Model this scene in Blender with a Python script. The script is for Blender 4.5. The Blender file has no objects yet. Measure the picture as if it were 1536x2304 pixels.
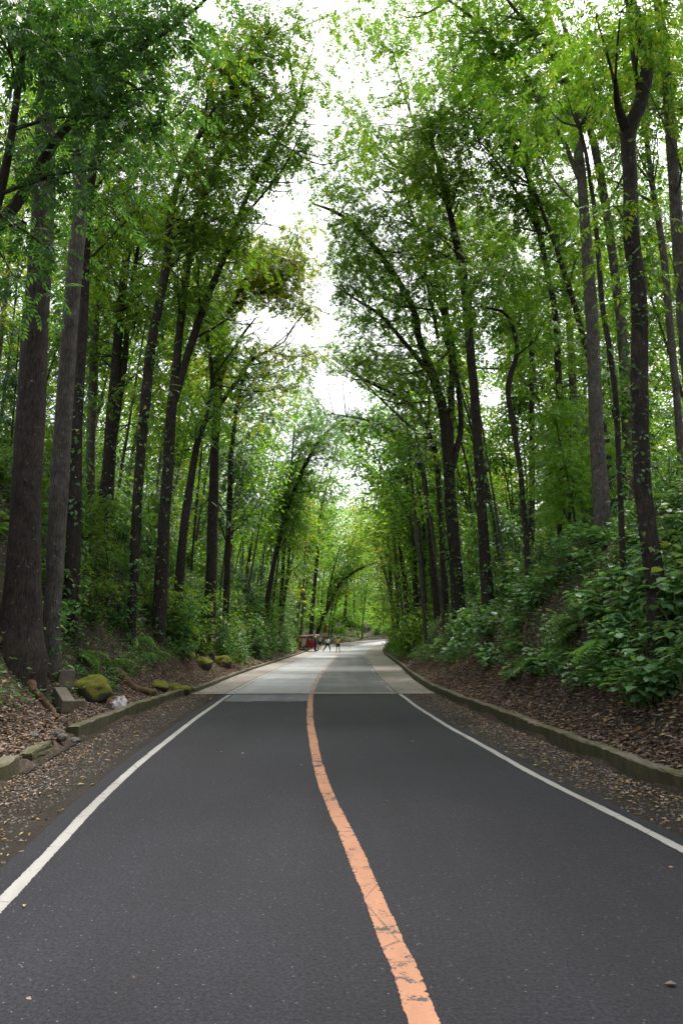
import bpy, math, random
import numpy as np
R = random.Random(11)
rng = np.random.default_rng(5)
scene = bpy.context.scene
COL = scene.collection
A = np.array

# ------------------------------------------------------------------ camera
PITCH = math.atan(281 / 1536.0)
CP, SP = math.cos(PITCH), math.sin(PITCH)
CAMZ = 1.9
cam_d = bpy.data.cameras.new("camera")
cam = bpy.data.objects.new("camera", cam_d)
COL.objects.link(cam)
cam.location = (0, 0, CAMZ)
cam.rotation_euler = (math.pi / 2 + PITCH, 0, 0)
cam_d.sensor_fit = 'VERTICAL'
cam_d.sensor_height = 36
cam_d.sensor_width = 24
cam_d.lens = 24
cam_d.clip_end = 2000
cam_d.clip_start = 0.05
scene.camera = cam


def at(px, py, Y):
    u = (px - 768) / 1536.0
    v = (1152 - py) / 1536.0
    ry = CP - v * SP
    return A([u / ry * Y, Y, CAMZ + (SP + v * CP) / ry * Y])


def proj(P):
    P = np.asarray(P)
    x, y, z = P[..., 0], P[..., 1], P[..., 2] - CAMZ
    f = y * CP + z * SP
    f = np.where(f < 0.1, 0.1, f)
    up = -y * SP + z * CP
    return 768 + 1536 * x / f, 1152 - 1536 * up / f


# ------------------------------------------------------------------ materials
def nt(name):
    m = bpy.data.materials.new(name)
    m.use_nodes = True
    t = m.node_tree
    for n in list(t.nodes):
        t.nodes.remove(n)
    out = t.nodes.new('ShaderNodeOutputMaterial')
    b = t.nodes.new('ShaderNodeBsdfPrincipled')
    t.links.new(b.outputs[0], out.inputs[0])
    return m, t, b, out


def N(t, kind, **kw):
    n = t.nodes.new('ShaderNode' + kind)
    for k, v in kw.items():
        if k.startswith('_'):
            setattr(n, k[1:], v)
        else:
            n.inputs[k.replace('_', ' ')].default_value = v
    return n


def ramp(t, src, stops, interp='LINEAR'):
    r = t.nodes.new('ShaderNodeValToRGB')
    r.color_ramp.interpolation = interp
    e = r.color_ramp.elements
    while len(e) < len(stops):
        e.new(0.5)
    for i, (p, c) in enumerate(stops):
        e[i].position = p
        e[i].color = (*c, 1) if len(c) == 3 else c
    t.links.new(src, r.inputs[0])
    return r


def mix(t, fac, a, b, mode='MIX'):
    m = t.nodes.new('ShaderNodeMix')
    m.data_type = 'RGBA'
    m.blend_type = mode
    for s, v in ((m.inputs['Factor'], fac), (m.inputs[6], a), (m.inputs[7], b)):
        if hasattr(v, 'links') or isinstance(v, bpy.types.NodeSocket):
            t.links.new(v, s)
        else:
            s.default_value = v if not isinstance(v, tuple) else (*v, 1)
    return m.outputs[2]


def coords(t, scale=(1, 1, 1), kind='Object'):
    tc = t.nodes.new('ShaderNodeTexCoord')
    mp = t.nodes.new('ShaderNodeMapping')
    mp.inputs['Scale'].default_value = scale
    t.links.new(tc.outputs[kind], mp.inputs[0])
    return mp.outputs[0]


def bump(t, b, h, strength, dist=0.01):
    bn = t.nodes.new('ShaderNodeBump')
    bn.inputs['Strength'].default_value = strength
    bn.inputs['Distance'].default_value = dist
    t.links.new(h, bn.inputs['Height'])
    t.links.new(bn.outputs[0], b.inputs['Normal'])


def noise(t, vec, scale, detail=4, rough=0.55):
    n = t.nodes.new('ShaderNodeTexNoise')
    n.inputs['Scale'].default_value = scale
    n.inputs['Detail'].default_value = detail
    n.inputs['Roughness'].default_value = rough
    t.links.new(vec, n.inputs['Vector'])
    return n.outputs['Fac']


def leaf_mat(name, stops, transl=0.4, rough=0.42, spec=0.4, tgain=2.1):
    m, t, b, out = nt(name)
    g = t.nodes.new('ShaderNodeNewGeometry')
    r = ramp(t, g.outputs['Random Per Island'], stops)
    oi = t.nodes.new('ShaderNodeObjectInfo')
    hs = t.nodes.new('ShaderNodeHueSaturation')
    mr = N(t, 'MapRange')
    mr.inputs['To Min'].default_value = 0.75
    mr.inputs['To Max'].default_value = 1.25
    t.links.new(oi.outputs['Random'], mr.inputs[0])
    t.links.new(mr.outputs[0], hs.inputs['Value'])
    t.links.new(r.outputs[0], hs.inputs['Color'])
    t.links.new(hs.outputs[0], b.inputs['Base Color'])
    b.inputs['Roughness'].default_value = rough
    b.inputs['Specular IOR Level'].default_value = spec
    tr = t.nodes.new('ShaderNodeBsdfTranslucent')
    gm = t.nodes.new('ShaderNodeMix')
    gm.data_type = 'RGBA'
    gm.blend_type = 'MULTIPLY'
    gm.inputs[0].default_value = 1
    gm.inputs[7].default_value = (1.2 * tgain, 1.15 * tgain, 0.42 * tgain, 1)
    t.links.new(hs.outputs[0], gm.inputs[6])
    t.links.new(gm.outputs[2], tr.inputs['Color'])
    ms = t.nodes.new('ShaderNodeMixShader')
    ms.inputs[0].default_value = transl
    t.links.new(b.outputs[0], ms.inputs[1])
    t.links.new(tr.outputs[0], ms.inputs[2])
    t.links.new(ms.outputs[0], out.inputs[0])
    return m


M = {}
M['leaf_mid'] = leaf_mat('leaf_mid', [(0, (0.038, 0.1, 0.018)), (0.45, (0.08, 0.175, 0.028)), (0.85, (0.14, 0.24, 0.036)), (1, (0.26, 0.28, 0.04))], tgain=1.75)
M['leaf_dark'] = leaf_mat('leaf_dark', [(0, (0.025, 0.077, 0.031)), (0.6, (0.049, 0.126, 0.042)), (1, (0.084, 0.182, 0.049))], transl=0.3)
M['leaf_lime'] = leaf_mat('leaf_lime', [(0, (0.05, 0.15, 0.025)), (0.5, (0.115, 0.25, 0.04)), (1, (0.22, 0.33, 0.05))], transl=0.42, tgain=1.7)
M['leaf_yellow'] = leaf_mat('leaf_yellow', [(0, (0.06, 0.13, 0.02)), (0.55, (0.14, 0.2, 0.025)), (0.85, (0.26, 0.27, 0.03)), (1, (0.36, 0.28, 0.03))], transl=0.45)
M['leaf_broad'] = leaf_mat('leaf_broad', [(0, (0.10, 0.22, 0.105)), (0.6, (0.165, 0.32, 0.165)), (0.94, (0.21, 0.37, 0.16)), (1, (0.4, 0.36, 0.08))], transl=0.28, rough=0.36, spec=0.6)
M['leaf_fern'] = leaf_mat('leaf_fern', [(0, (0.075, 0.180, 0.045)), (1, (0.165, 0.285, 0.068))], transl=0.35)
M['leaf_bush'] = leaf_mat('leaf_bush', [(0, (0.037, 0.102, 0.043)), (0.6, (0.076, 0.178, 0.060)), (0.94, (0.153, 0.272, 0.068)), (1, (0.340, 0.289, 0.068))], transl=0.28, rough=0.4, spec=0.5)
M['litter'] = leaf_mat('litter', [(0, (0.06, 0.042, 0.036)), (0.3, (0.17, 0.122, 0.105)), (0.6, (0.31, 0.23, 0.2)), (0.85, (0.45, 0.35, 0.3)), (0.94, (0.42, 0.2, 0.09)), (1, (0.55, 0.42, 0.17))], transl=0.08, rough=0.6, tgain=1.0)


def bark(name, base, pale, moss):
    m, t, b, out = nt(name)
    v = coords(t, (1, 1, 0.16))
    v2 = coords(t)
    n1 = noise(t, v, 34, 6, 0.7)
    n2 = noise(t, v2, 3.5, 5, 0.6)
    n3 = noise(t, coords(t, (1, 1, 0.8)), 9, 6, 0.7)
    n4 = noise(t, v2, 1.1, 4, 0.6)
    c = ramp(t, n1, [(0.3, tuple(x * 0.35 for x in base)), (0.52, base), (0.75, tuple(x * 1.9 for x in base))]).outputs[0]
    f = ramp(t, n3, [(0.62, (0, 0, 0)), (0.68, (1, 1, 1))]).outputs[0]
    c = mix(t, f, c, pale)
    f2 = ramp(t, n4, [(0.55, (0, 0, 0)), (0.72, (0.55, 0.55, 0.55))]).outputs[0]
    c = mix(t, f2, c, moss)
    f3 = ramp(t, n2, [(0.3, (0.55, 0.55, 0.55)), (0.7, (1.25, 1.2, 1.15))]).outputs[0]
    c = mix(t, 1.0, c, f3, 'MULTIPLY')
    t.links.new(c, b.inputs['Base Color'])
    b.inputs['Roughness'].default_value = 0.9
    b.inputs['Specular IOR Level'].default_value = 0.2
    bump(t, b, n1, 0.9, 0.03)
    return m


M['bark'] = bark('bark_dark', (0.05, 0.042, 0.038), (0.22, 0.2, 0.17), (0.04, 0.05, 0.022))
M['bark_grey'] = bark('bark_grey', (0.11, 0.1, 0.09), (0.32, 0.31, 0.28), (0.06, 0.07, 0.035))
M['root'] = bark('root_bark', (0.16, 0.105, 0.065), (0.26, 0.2, 0.14), (0.09, 0.09, 0.04))


def simple(name, col, rough=0.6, metal=0.0, nscale=20, var=0.25, spec=0.4, bmp=0.0):
    m, t, b, out = nt(name)
    n = noise(t, coords(t), nscale, 4, 0.6)
    c = ramp(t, n, [(0.3, tuple(x * (1 - var) for x in col)), (0.7, tuple(min(1, x * (1 + var)) for x in col))]).outputs[0]
    t.links.new(c, b.inputs['Base Color'])
    b.inputs['Roughness'].default_value = rough
    b.inputs['Metallic'].default_value = metal
    b.inputs['Specular IOR Level'].default_value = spec
    if bmp:
        bump(t, b, n, bmp, 0.01)
    return m


def asphalt(name, lo, hi, stone, grain=95.0, big=0.18):
    m, t, b, out = nt(name)
    v = coords(t)
    n1 = noise(t, v, grain * 0.42, 6, 0.85)
    vo = t.nodes.new('ShaderNodeTexVoronoi')
    vo.inputs['Scale'].default_value = grain * 0.62
    t.links.new(v, vo.inputs['Vector'])
    n2 = noise(t, v, 0.55, 5, 0.6)
    n5 = noise(t, v, 9, 4, 0.6)
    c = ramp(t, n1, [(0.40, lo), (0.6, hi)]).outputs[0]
    sep = t.nodes.new('ShaderNodeSeparateColor')
    t.links.new(vo.outputs['Color'], sep.inputs[0])
    sp = ramp(t, sep.outputs[0], [(0.975, (0, 0, 0)), (0.99, (0.7,) * 3)]).outputs[0]
    dm = ramp(t, vo.outputs['Distance'], [(0.28, (1, 1, 1)), (0.42, (0, 0, 0))]).outputs[0]
    f = mix(t, 1.0, sp, dm, 'MULTIPLY')
    c = mix(t, f, c, stone)
    g = ramp(t, n2, [(0.3, (1 - big,) * 3), (0.7, (1 + big,) * 3)]).outputs[0]
    c = mix(t, 1.0, c, g, 'MULTIPLY')
    n6 = noise(t, coords(t, (1.3, 0.05, 1)), 1.0, 3, 0.5)
    g = ramp(t, n6, [(0.35, (0.86,) * 3), (0.65, (1.16,) * 3)]).outputs[0]
    c = mix(t, 1.0, c, g, 'MULTIPLY')
    g = ramp(t, n5, [(0.3, (0.88,) * 3), (0.7, (1.12,) * 3)]).outputs[0]
    c = mix(t, 1.0, c, g, 'MULTIPLY')
    t.links.new(c, b.inputs['Base Color'])
    b.inputs['Roughness'].default_value = 0.78
    b.inputs['Specular IOR Level'].default_value = 0.35
    bump(t, b, n1, 0.8, 0.008)
    return m


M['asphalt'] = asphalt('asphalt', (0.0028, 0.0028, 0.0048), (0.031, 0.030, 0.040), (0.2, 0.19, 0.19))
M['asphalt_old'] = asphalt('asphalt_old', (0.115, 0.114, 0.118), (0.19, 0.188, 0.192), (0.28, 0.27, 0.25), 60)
M['asphalt_patch'] = asphalt('asphalt_patch', (0.10, 0.11, 0.125), (0.18, 0.19, 0.205), (0.25, 0.25, 0.25), 60)


def concrete(name, col, joints=True, stain=0.35):
    m, t, b, out = nt(name)
    v = coords(t)
    n1 = noise(t, coords(t, (0.35, 1.3, 1)), 0.8, 6, 0.62)
    n2 = noise(t, v, 45, 3, 0.6)
    n3 = noise(t, coords(t, (1, 0.25, 1)), 1.6, 5, 0.6)
    c = ramp(t, n1, [(0.3, tuple(x * (1 - stain) for x in col)), (0.55, col), (0.75, tuple(x * 1.15 for x in col))]).outputs[0]
    c = mix(t, 0.35, c, ramp(t, n3, [(0.3, tuple(x * 0.6 for x in col)), (0.7, tuple(x * 1.2 for x in col))]).outputs[0])
    g = ramp(t, n2, [(0.3, (0.8,) * 3), (0.7, (1.15,) * 3)]).outputs[0]
    c = mix(t, 1.0, c, g, 'MULTIPLY')
    if joints:
        s = t.nodes.new('ShaderNodeSeparateXYZ')
        t.links.new(coords(t), s.inputs[0])
        mm = N(t, 'Math', _operation='MULTIPLY')
        mm.inputs[1].default_value = 1 / 4.6
        t.links.new(s.outputs[1], mm.inputs[0])
        fr = N(t, 'Math', _operation='FRACT')
        t.links.new(mm.outputs[0], fr.inputs[0])
        jr = ramp(t, fr.outputs[0], [(0.0, (0.6,) * 3), (0.012, (0.65,) * 3), (0.03, (1,) * 3), (0.9, (1,) * 3), (1.0, (0.8,) * 3)]).outputs[0]
        c = mix(t, 1.0, c, jr, 'MULTIPLY')
    t.links.new(c, b.inputs['Base Color'])
    b.inputs['Roughness'].default_value = 0.8
    bump(t, b, n2, 0.25, 0.006)
    return m


M['concrete_road'] = concrete('concrete_road', (0.36, 0.365, 0.375), True, 0.22)
M['concrete_verge'] = concrete('concrete_verge', (0.31, 0.275, 0.24), False, 0.4)


def kerb_mat():
    m, t, b, out = nt('mossy_kerb')
    v = coords(t)
    n1 = noise(t, v, 2.4, 6, 0.65)
    n2 = noise(t, v, 26, 4, 0.6)
    n3 = noise(t, coords(t, (1, 1, 0.3)), 7, 5, 0.7)
    c = ramp(t, n2, [(0.3, (0.12, 0.10, 0.075)), (0.7, (0.24, 0.205, 0.155))]).outputs[0]
    f = ramp(t, n1, [(0.40, (0, 0, 0)), (0.6, (0.9,) * 3)]).outputs[0]
    c = mix(t, f, c, (0.075, 0.078, 0.018))
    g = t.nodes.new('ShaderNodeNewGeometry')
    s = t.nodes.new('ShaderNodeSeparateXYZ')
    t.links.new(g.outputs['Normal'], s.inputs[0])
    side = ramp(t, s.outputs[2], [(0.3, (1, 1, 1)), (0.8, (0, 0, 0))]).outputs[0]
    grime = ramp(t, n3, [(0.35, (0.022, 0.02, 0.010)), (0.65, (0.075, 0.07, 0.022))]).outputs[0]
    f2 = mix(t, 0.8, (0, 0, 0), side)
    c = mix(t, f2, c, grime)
    t.links.new(c, b.inputs['Base Color'])
    b.inputs['Roughness'].default_value = 0.9
    bump(t, b, n2, 0.6, 0.02)
    return m


M['kerb'] = kerb_mat()


def soil(name, cols, sc=14):
    m, t, b, out = nt(name)
    v = coords(t)
    n1 = noise(t, v, sc, 6, 0.7)
    n2 = noise(t, v, 0.9, 4, 0.6)
    c = ramp(t, n1, [(0.3, cols[0]), (0.5, cols[1]), (0.72, cols[2])]).outputs[0]
    f = ramp(t, n2, [(0.45, (0, 0, 0)), (0.65, (0.6,) * 3)]).outputs[0]
    c = mix(t, f, c, cols[3])
    t.links.new(c, b.inputs['Base Color'])
    b.inputs['Roughness'].default_value = 0.95
    b.inputs['Specular IOR Level'].default_value = 0.15
    bump(t, b, n1, 0.8, 0.05)
    return m


M['soil'] = soil('forest_soil', [(0.03, 0.022, 0.018), (0.085, 0.062, 0.05), (0.17, 0.125, 0.10), (0.03, 0.034, 0.016)])
M['gravel'] = soil('gravel_soil', [(0.02, 0.017, 0.014), (0.052, 0.045, 0.038), (0.14, 0.12, 0.10), (0.045, 0.034, 0.027)], 60)


def paint(name, col, under, wear):
    m, t, b, out = nt(name)
    v = coords(t)
    n1 = noise(t, v, 5, 6, 0.7)
    n2 = noise(t, v, 60, 4, 0.65)
    n4 = noise(t, v, 0.5, 2, 0.5)
    c = ramp(t, n2, [(0.3, tuple(x * 0.82 for x in col)), (0.7, col)]).outputs[0]
    a1 = N(t, 'Math', _operation='ADD')
    t.links.new(n1, a1.inputs[0])
    m1 = N(t, 'Math', _operation='MULTIPLY')
    m1.inputs[1].default_value = 0.35
    t.links.new(n2, m1.inputs[0])
    t.links.new(m1.outputs[0], a1.inputs[1])
    a2 = N(t, 'Math', _operation='MULTIPLY_ADD')
    a2.inputs[1].default_value = 0.3
    t.links.new(n4, a2.inputs[0])
    t.links.new(a1.outputs[0], a2.inputs[2])
    f = ramp(t, a2.outputs[0], [(wear, (1, 1, 1)), (wear + 0.05, (0, 0, 0))]).outputs[0]
    c = mix(t, f, c, under)
    vo = t.nodes.new('ShaderNodeTexVoronoi')
    vo.feature = 'DISTANCE_TO_EDGE'
    vo.inputs['Scale'].default_value = 1.0
    t.links.new(coords(t, (0.9, 1.1, 1)), vo.inputs['Vector'])
    nz = N(t, 'Math', _operation='MULTIPLY_ADD')
    nz.inputs[1].default_value = 0.03
    t.links.new(n2, nz.inputs[0])
    t.links.new(vo.outputs['Distance'], nz.inputs[2])
    cr = ramp(t, nz.outputs[0], [(0.016, (0.85,) * 3), (0.022, (0, 0, 0))]).outputs[0]
    c = mix(t, cr, c, under)
    dirt = ramp(t, noise(t, coords(t, (1, 0.3, 1)), 2.2, 5, 0.7), [(0.3, (0.74, 0.72, 0.7)), (0.62, (1, 1, 1))]).outputs[0]
    c = mix(t, 1.0, c, dirt, 'MULTIPLY')
    t.links.new(c, b.inputs['Base Color'])
    b.inputs['Roughness'].default_value = 0.7
    bump(t, b, n2, 0.3, 0.004)
    return m


M['orange'] = paint('orange_paint', (0.52, 0.245, 0.135), (0.07, 0.062, 0.062), 0.715)
M['orange_worn'] = paint('orange_paint_worn', (0.50, 0.34, 0.25), (0.2, 0.18, 0.17), 0.80)
M['white'] = paint('white_paint', (0.44, 0.428, 0.4), (0.15, 0.14, 0.14), 0.62)
M['white_worn'] = paint('white_paint_worn', (0.48, 0.46, 0.43), (0.24, 0.225, 0.21), 0.84)

# ------------------------------------------------------------------ mesh helpers


def mesh_np(name, V, faces, mat, smooth=True, parent=None, mats=None, midx=None, loc=None):
    """faces: list of int arrays, each (n,k)"""
    V = np.asarray(V, dtype=np.float32)
    me = bpy.data.meshes.new(name)
    me.vertices.add(len(V))
    me.vertices.foreach_set('co', V.ravel())
    faces = [np.asarray(f, dtype=np.int32) for f in faces if len(f)]
    loops = np.concatenate([f.ravel() for f in faces])
    tot = np.concatenate([np.full(len(f), f.shape[1], dtype=np.int32) for f in faces])
    start = np.concatenate([[0], np.cumsum(tot)[:-1]]).astype(np.int32)
    me.loops.add(len(loops))
    me.loops.foreach_set('vertex_index', loops)
    me.polygons.add(len(tot))
    me.polygons.foreach_set('loop_start', start)
    me.polygons.foreach_set('use_smooth', np.full(len(tot), smooth, dtype=bool))
    if mats:
        for x in mats:
            me.materials.append(x)
        me.polygons.foreach_set('material_index', np.asarray(midx, dtype=np.int32))
    else:
        me.materials.append(mat)
    me.update(calc_edges=True)
    o = bpy.data.objects.new(name, me)
    COL.objects.link(o)
    if loc is not None:
        o.location = loc
    if parent is not None:
        o.parent = parent
    return o


def tag(o, label, cat, group=None):
    o['label'] = label
    o['category'] = cat
    if group:
        o['group'] = group
    return o


def kind(o, k):
    o['kind'] = k
    return o


def empty(name, loc, rz=0.0):
    o = bpy.data.objects.new(name, None)
    o.empty_display_size = 0.3
    COL.objects.link(o)
    o.location = tuple(loc)
    o.rotation_euler = (0, 0, rz)
    return o


def smooth_path(P, r, n):
    """Catmull-Rom resample of points (k,3) and radii"""
    P = np.asarray(P, float)
    r = np.asarray(r, float)
    k = len(P)
    d = np.concatenate([[0], np.cumsum(np.linalg.norm(np.diff(P, axis=0), axis=1))])
    Q = np.vstack([2 * P[0] - P[1], P, 2 * P[-1] - P[-2]])
    t = np.linspace(0, k - 1 - 1e-6, n)
    # param by arc length
    tt = np.interp(np.linspace(0, d[-1], n), d, np.arange(k))
    tt = np.clip(tt, 0, k - 1 - 1e-6)
    i = tt.astype(int)
    f = (tt - i)[:, None]
    p0, p1, p2, p3 = Q[i], Q[i + 1], Q[i + 2], Q[i + 3]
    C = 0.5 * ((2 * p1) + (-p0 + p2) * f + (2 * p0 - 5 * p1 + 4 * p2 - p3) * f ** 2 + (-p0 + 3 * p1 - 3 * p2 + p3) * f ** 3)
    return C, np.interp(tt, np.arange(k), r)


class Tubes:
    def __init__(s):
        s.V = []
        s.F = []
        s.n = 0

    def add(s, P, r, seg=6, wob=0.0):
        P = np.asarray(P, float)
        r = np.asarray(r, float)
        n = len(P)
        T = np.gradient(P, axis=0)
        T /= np.linalg.norm(T, axis=1)[:, None] + 1e-9
        ref = A([1.0, 0, 0]) if abs(T[0][0]) < 0.8 else A([0, 1.0, 0])
        B = np.cross(T, ref)
        B /= np.linalg.norm(B, axis=1)[:, None] + 1e-9
        Nn = np.cross(B, T)
        a = np.linspace(0, 2 * np.pi, seg, endpoint=False)
        rr = r[:, None] * np.ones((1, seg))
        if wob:
            ph = rng.uniform(0, 6.28, 3)
            rr = rr * (1 + wob * np.sin(2 * a[None] + ph[0] + np.arange(n)[:, None] * 0.35) + wob * 0.7 * np.sin(3 * a[None] + ph[1] - np.arange(n)[:, None] * 0.5) + rng.normal(0, wob * 0.35, (n, seg)))
        ring = P[:, None] + rr[:, :, None] * (np.cos(a)[None, :, None] * Nn[:, None] + np.sin(a)[None, :, None] * B[:, None])
        s.V.append(ring.reshape(-1, 3))
        i = np.arange(n - 1)[:, None] * seg
        j = np.arange(seg)[None]
        j2 = (j + 1) % seg
        s.F.append((np.stack([i + j, i + j2, i + seg + j2, i + seg + j], -1).reshape(-1, 4)) + s.n)
        s.n += n * seg

    def build(s, name, mat, parent=None, off=None, **kw):
        V = np.vstack(s.V)
        if off is not None:
            V = V - A(off)
        return mesh_np(name, V, [np.vstack(s.F)], mat, parent=parent, **kw)


def norm(v):
    return v / (np.linalg.norm(v, axis=-1, keepdims=True) + 1e-9)


# leaf templates: (verts[x along, y side, z normal], quads)
T_LEAF = (A([[0, 0, 0], [0.42, 0.5, 0.10], [1, 0, -0.10], [0.42, -0.5, 0.10]]), [A([[0, 1, 2, 3]])])
T_BROAD = (A([[0, 0, 0], [0.25, 0.38, 0.07], [0.62, 0.42, 0.03], [1, 0, -0.16], [0.62, -0.42, 0.03], [0.25, -0.38, 0.07], [0.3, 0, 0.0], [0.66, 0, -0.03]]),
           [A([[0, 6, 1, 1]])[:, :3], A([[6, 7, 2, 1], [0, 0, 0, 0]])[:1], A([[7, 3, 2]]), A([[0, 5, 6]]), A([[6, 5, 4, 7]]), A([[7, 4, 3]])])


def make_spray(nl=4):
    V, F = [], []
    k = 0
    for i in range(nl):
        x0 = 0.18 + 0.7 * i / (nl - 1)
        for sgn in (1, -1):
            ang = sgn * math.radians(58 - 18 * i / nl)
            l = 0.42 * (1 - 0.25 * abs(i / (nl - 1) - 0.4))
            w = 0.17
            d = A([math.cos(ang), math.sin(ang), -0.28 - 0.1 * i])
            sd = A([-math.sin(ang), math.cos(ang), 0])
            b = A([x0, 0, -0.22 * x0 * x0])
            V += [b, b + d * l * .42 + sd * w * .5, b + d * l, b + d * l * .42 - sd * w * .5]
            F.append([k, k + 1, k + 2, k + 3])
            k += 4
    b = A([0.88, 0, -0.18])
    d = A([1, 0, -.6])
    V += [b, b + d * .17 + A([0, .085, 0]), b + d * .4, b + d * .17 - A([0, .085, 0])]
    F.append([k, k + 1, k + 2, k + 3])
    return A(V), [A(F)]


T_SPRAY = make_spray(4)


def stamp(tpl, P, d, nrm, l, w):
    """place template copies; d axis, nrm approx normal, l length, w width"""
    TV, TF = tpl
    n = len(P)
    d = norm(d)
    sd = norm(np.cross(nrm, d))
    nn = np.cross(d, sd)
    l = np.broadcast_to(l, (n,))[:, None, None]
    w = np.broadcast_to(w, (n,))[:, None, None]
    V = P[:, None] + l * TV[None, :, 0:1] * d[:, None] + w * TV[None, :, 1:2] * sd[:, None] + l * TV[None, :, 2:3] * nn[:, None]
    k = len(TV)
    off = (np.arange(n) * k)[:, None, None]
    F = [(f[None] + off).reshape(-1, f.shape[1]) for f in TF]
    return V.reshape(-1, 3), F


def rand_dirs(n, zmean=0.0, zsd=0.4):
    a = rng.uniform(0, 2 * np.pi, n)
    z = rng.normal(zmean, zsd, n)
    return norm(np.stack([np.cos(a), np.sin(a), z], -1))


def rand_norm(n, tilt=0.45):
    v = rng.normal(0, tilt, (n, 3))
    v[:, 2] = 1
    return norm(v)


# ------------------------------------------------------------------ road geometry
CL = A([(0.95, -14), (0.8, -6), (0.62, 0), (0.41, 3.83), (0.3, 4.87), (0.09, 6.81), (-0.24, 9.57), (-0.51, 13.07), (-0.73, 16.48), (-0.93, 21.15),
        (-1.07, 27.28), (-1.08, 37.1), (-0.8, 53.2), (-0.45, 70), (-0.2, 79), (0.35, 88), (1.8, 97.5), (4.6, 105.5), (9, 112), (16, 117), (26, 120.5), (42, 123), (70, 124), (100, 124)])
cs, _ = smooth_path(np.c_[CL, np.zeros(len(CL))], np.zeros(len(CL)), 1600)
CXY = cs[:, :2]
CS = np.concatenate([[0], np.cumsum(np.linalg.norm(np.diff(CXY, axis=0), axis=1))])
TAN = norm(np.gradient(CXY, axis=0))
RGT = np.c_[TAN[:, 1], -TAN[:, 0]]      # to the right of travel
i0 = np.argmin(np.abs(CXY[:, 1]))
CS = CS - CS[i0]                        # s = 0 at the camera


def road_z(s):
    return np.interp(s, [-30, 70, 80, 90, 98, 108, 114, 120, 130, 150, 200], [0, 0, 0.05, 0.3, 0.7, 1.1, 1.4, 1.75, 2.1, 2.6, 3.0])


def road_pt(s, u, dz=0.0):
    s = np.asarray(s, float)
    u = np.broadcast_to(np.asarray(u, float), s.shape)
    x = np.interp(s, CS, CXY[:, 0])
    y = np.interp(s, CS, CXY[:, 1])
    rx = np.interp(s, CS, RGT[:, 0])
    ry = np.interp(s, CS, RGT[:, 1])
    return np.stack([x + rx * u, y + ry * u, road_z(s) + dz], -1)


def su(x, y):
    x = np.asarray(x, float).ravel()
    y = np.asarray(y, float).ravel()
    S = np.empty(len(x))
    U = np.empty(len(x))
    sub = slice(None, None, 4)
    cx, cy, cr, cS = CXY[sub, 0], CXY[sub, 1], RGT[sub], CS[sub]
    for a in range(0, len(x), 20000):
        xx = x[a:a + 20000]
        yy = y[a:a + 20000]
        d = (xx[:, None] - cx) ** 2 + (yy[:, None] - cy) ** 2
        i = d.argmin(1)
        dx, dy = xx - cx[i], yy - cy[i]
        U[a:a + 20000] = np.sign(dx * cr[i, 0] + dy * cr[i, 1]) * np.sqrt(d[np.arange(len(xx)), i])
        S[a:a + 20000] = cS[i]
    return S, U


def smoothstep(a, b, x):
    t = np.clip((x - a) / (b - a), 0, 1)
    return t * t * (3 - 2 * t)


_ph = rng.uniform(0, 6.28, 24)


def bumps(x, y):
    return (0.16 * np.sin(1.1 * x + 0.7 * y + _ph[0]) + 0.14 * np.sin(-0.8 * x + 1.3 * y + _ph[1]) + 0.08 * np.sin(2.3 * x + 1.9 * y + _ph[2])
            + 0.06 * np.sin(3.1 * x - 2.7 * y + _ph[3]) + 0.035 * np.sin(5.3 * x + 4.1 * y + _ph[4]) + 0.03 * np.sin(-6.1 * x + 5.2 * y + _ph[5])
            + 0.35 * np.sin(0.31 * x + 0.23 * y + _ph[6]))


KR = lambda s: np.interp(s, [-20, 10, 17, 25, 45, 60, 82, 100], [4.15, 4.3, 4.4, 4.2, 4.75, 4.9, 5.0, 4.6])
KL = lambda s: np.interp(s, [-20, 10, 14, 18, 25, 40, 80, 100], [4.2, 4.2, 4.4, 4.35, 4.0, 4.15, 4.3, 4.6])


def ground(x, y):
    sh = np.shape(x)
    S, U = su(x, y)
    xf, yf = np.ravel(x), np.ravel(y)
    zr = road_z(S)
    aL = np.interp(S, [-20, 8, 14, 24, 60, 85, 105], [0.75, 0.8, 0.95, 1.1, 0.95, 0.6, 0.12])
    aR = np.interp(S, [-20, 10, 20, 45, 65, 80, 95, 110], [0.95, 1.0, 1.0, 0.85, 0.55, 0.35, 0.3, 0.4])
    w = np.where(U < 0, -U - KL(S), U - KR(S))        # distance beyond the kerb face
    pl = np.interp(w, [0, .05, .3, 1.0, 2.0, 3.0, 4.2, 5.6, 8, 16, 36, 120], [-.06, .12, .14, .42, 1.35, 2.9, 4.8, 6.4, 7.8, 10.5, 15, 26])
    pr = np.interp(w, [0, .05, .3, .8, 1.3, 1.9, 2.7, 3.7, 5.2, 7.7, 15, 35, 120], [-.06, .12, .16, .5, 1.1, 2.1, 3.2, 4.4, 5.5, 6.5, 9, 14, 25])
    base_l = np.where(pl > .14, .14 + (pl - .14) * aL, pl)
    base_r = np.where(pr > .16, .16 + (pr - .16) * aR, pr)
    h = np.where(U < 0, base_l, base_r)
    far = smoothstep(100, 118, S) * (U < 0)
    h = h + far * np.clip(w - 6, 0, 200) * 0.10
    h = h + bumps(xf, yf) * smoothstep(0.3, 2.2, w)
    return (zr + h).reshape(sh)


def gz(x, y):
    return float(ground(A([x]), A([y]))[0])


def axis(parts):
    return np.unique(np.concatenate([np.arange(a, b, st) for a, b, st in parts]))


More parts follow.
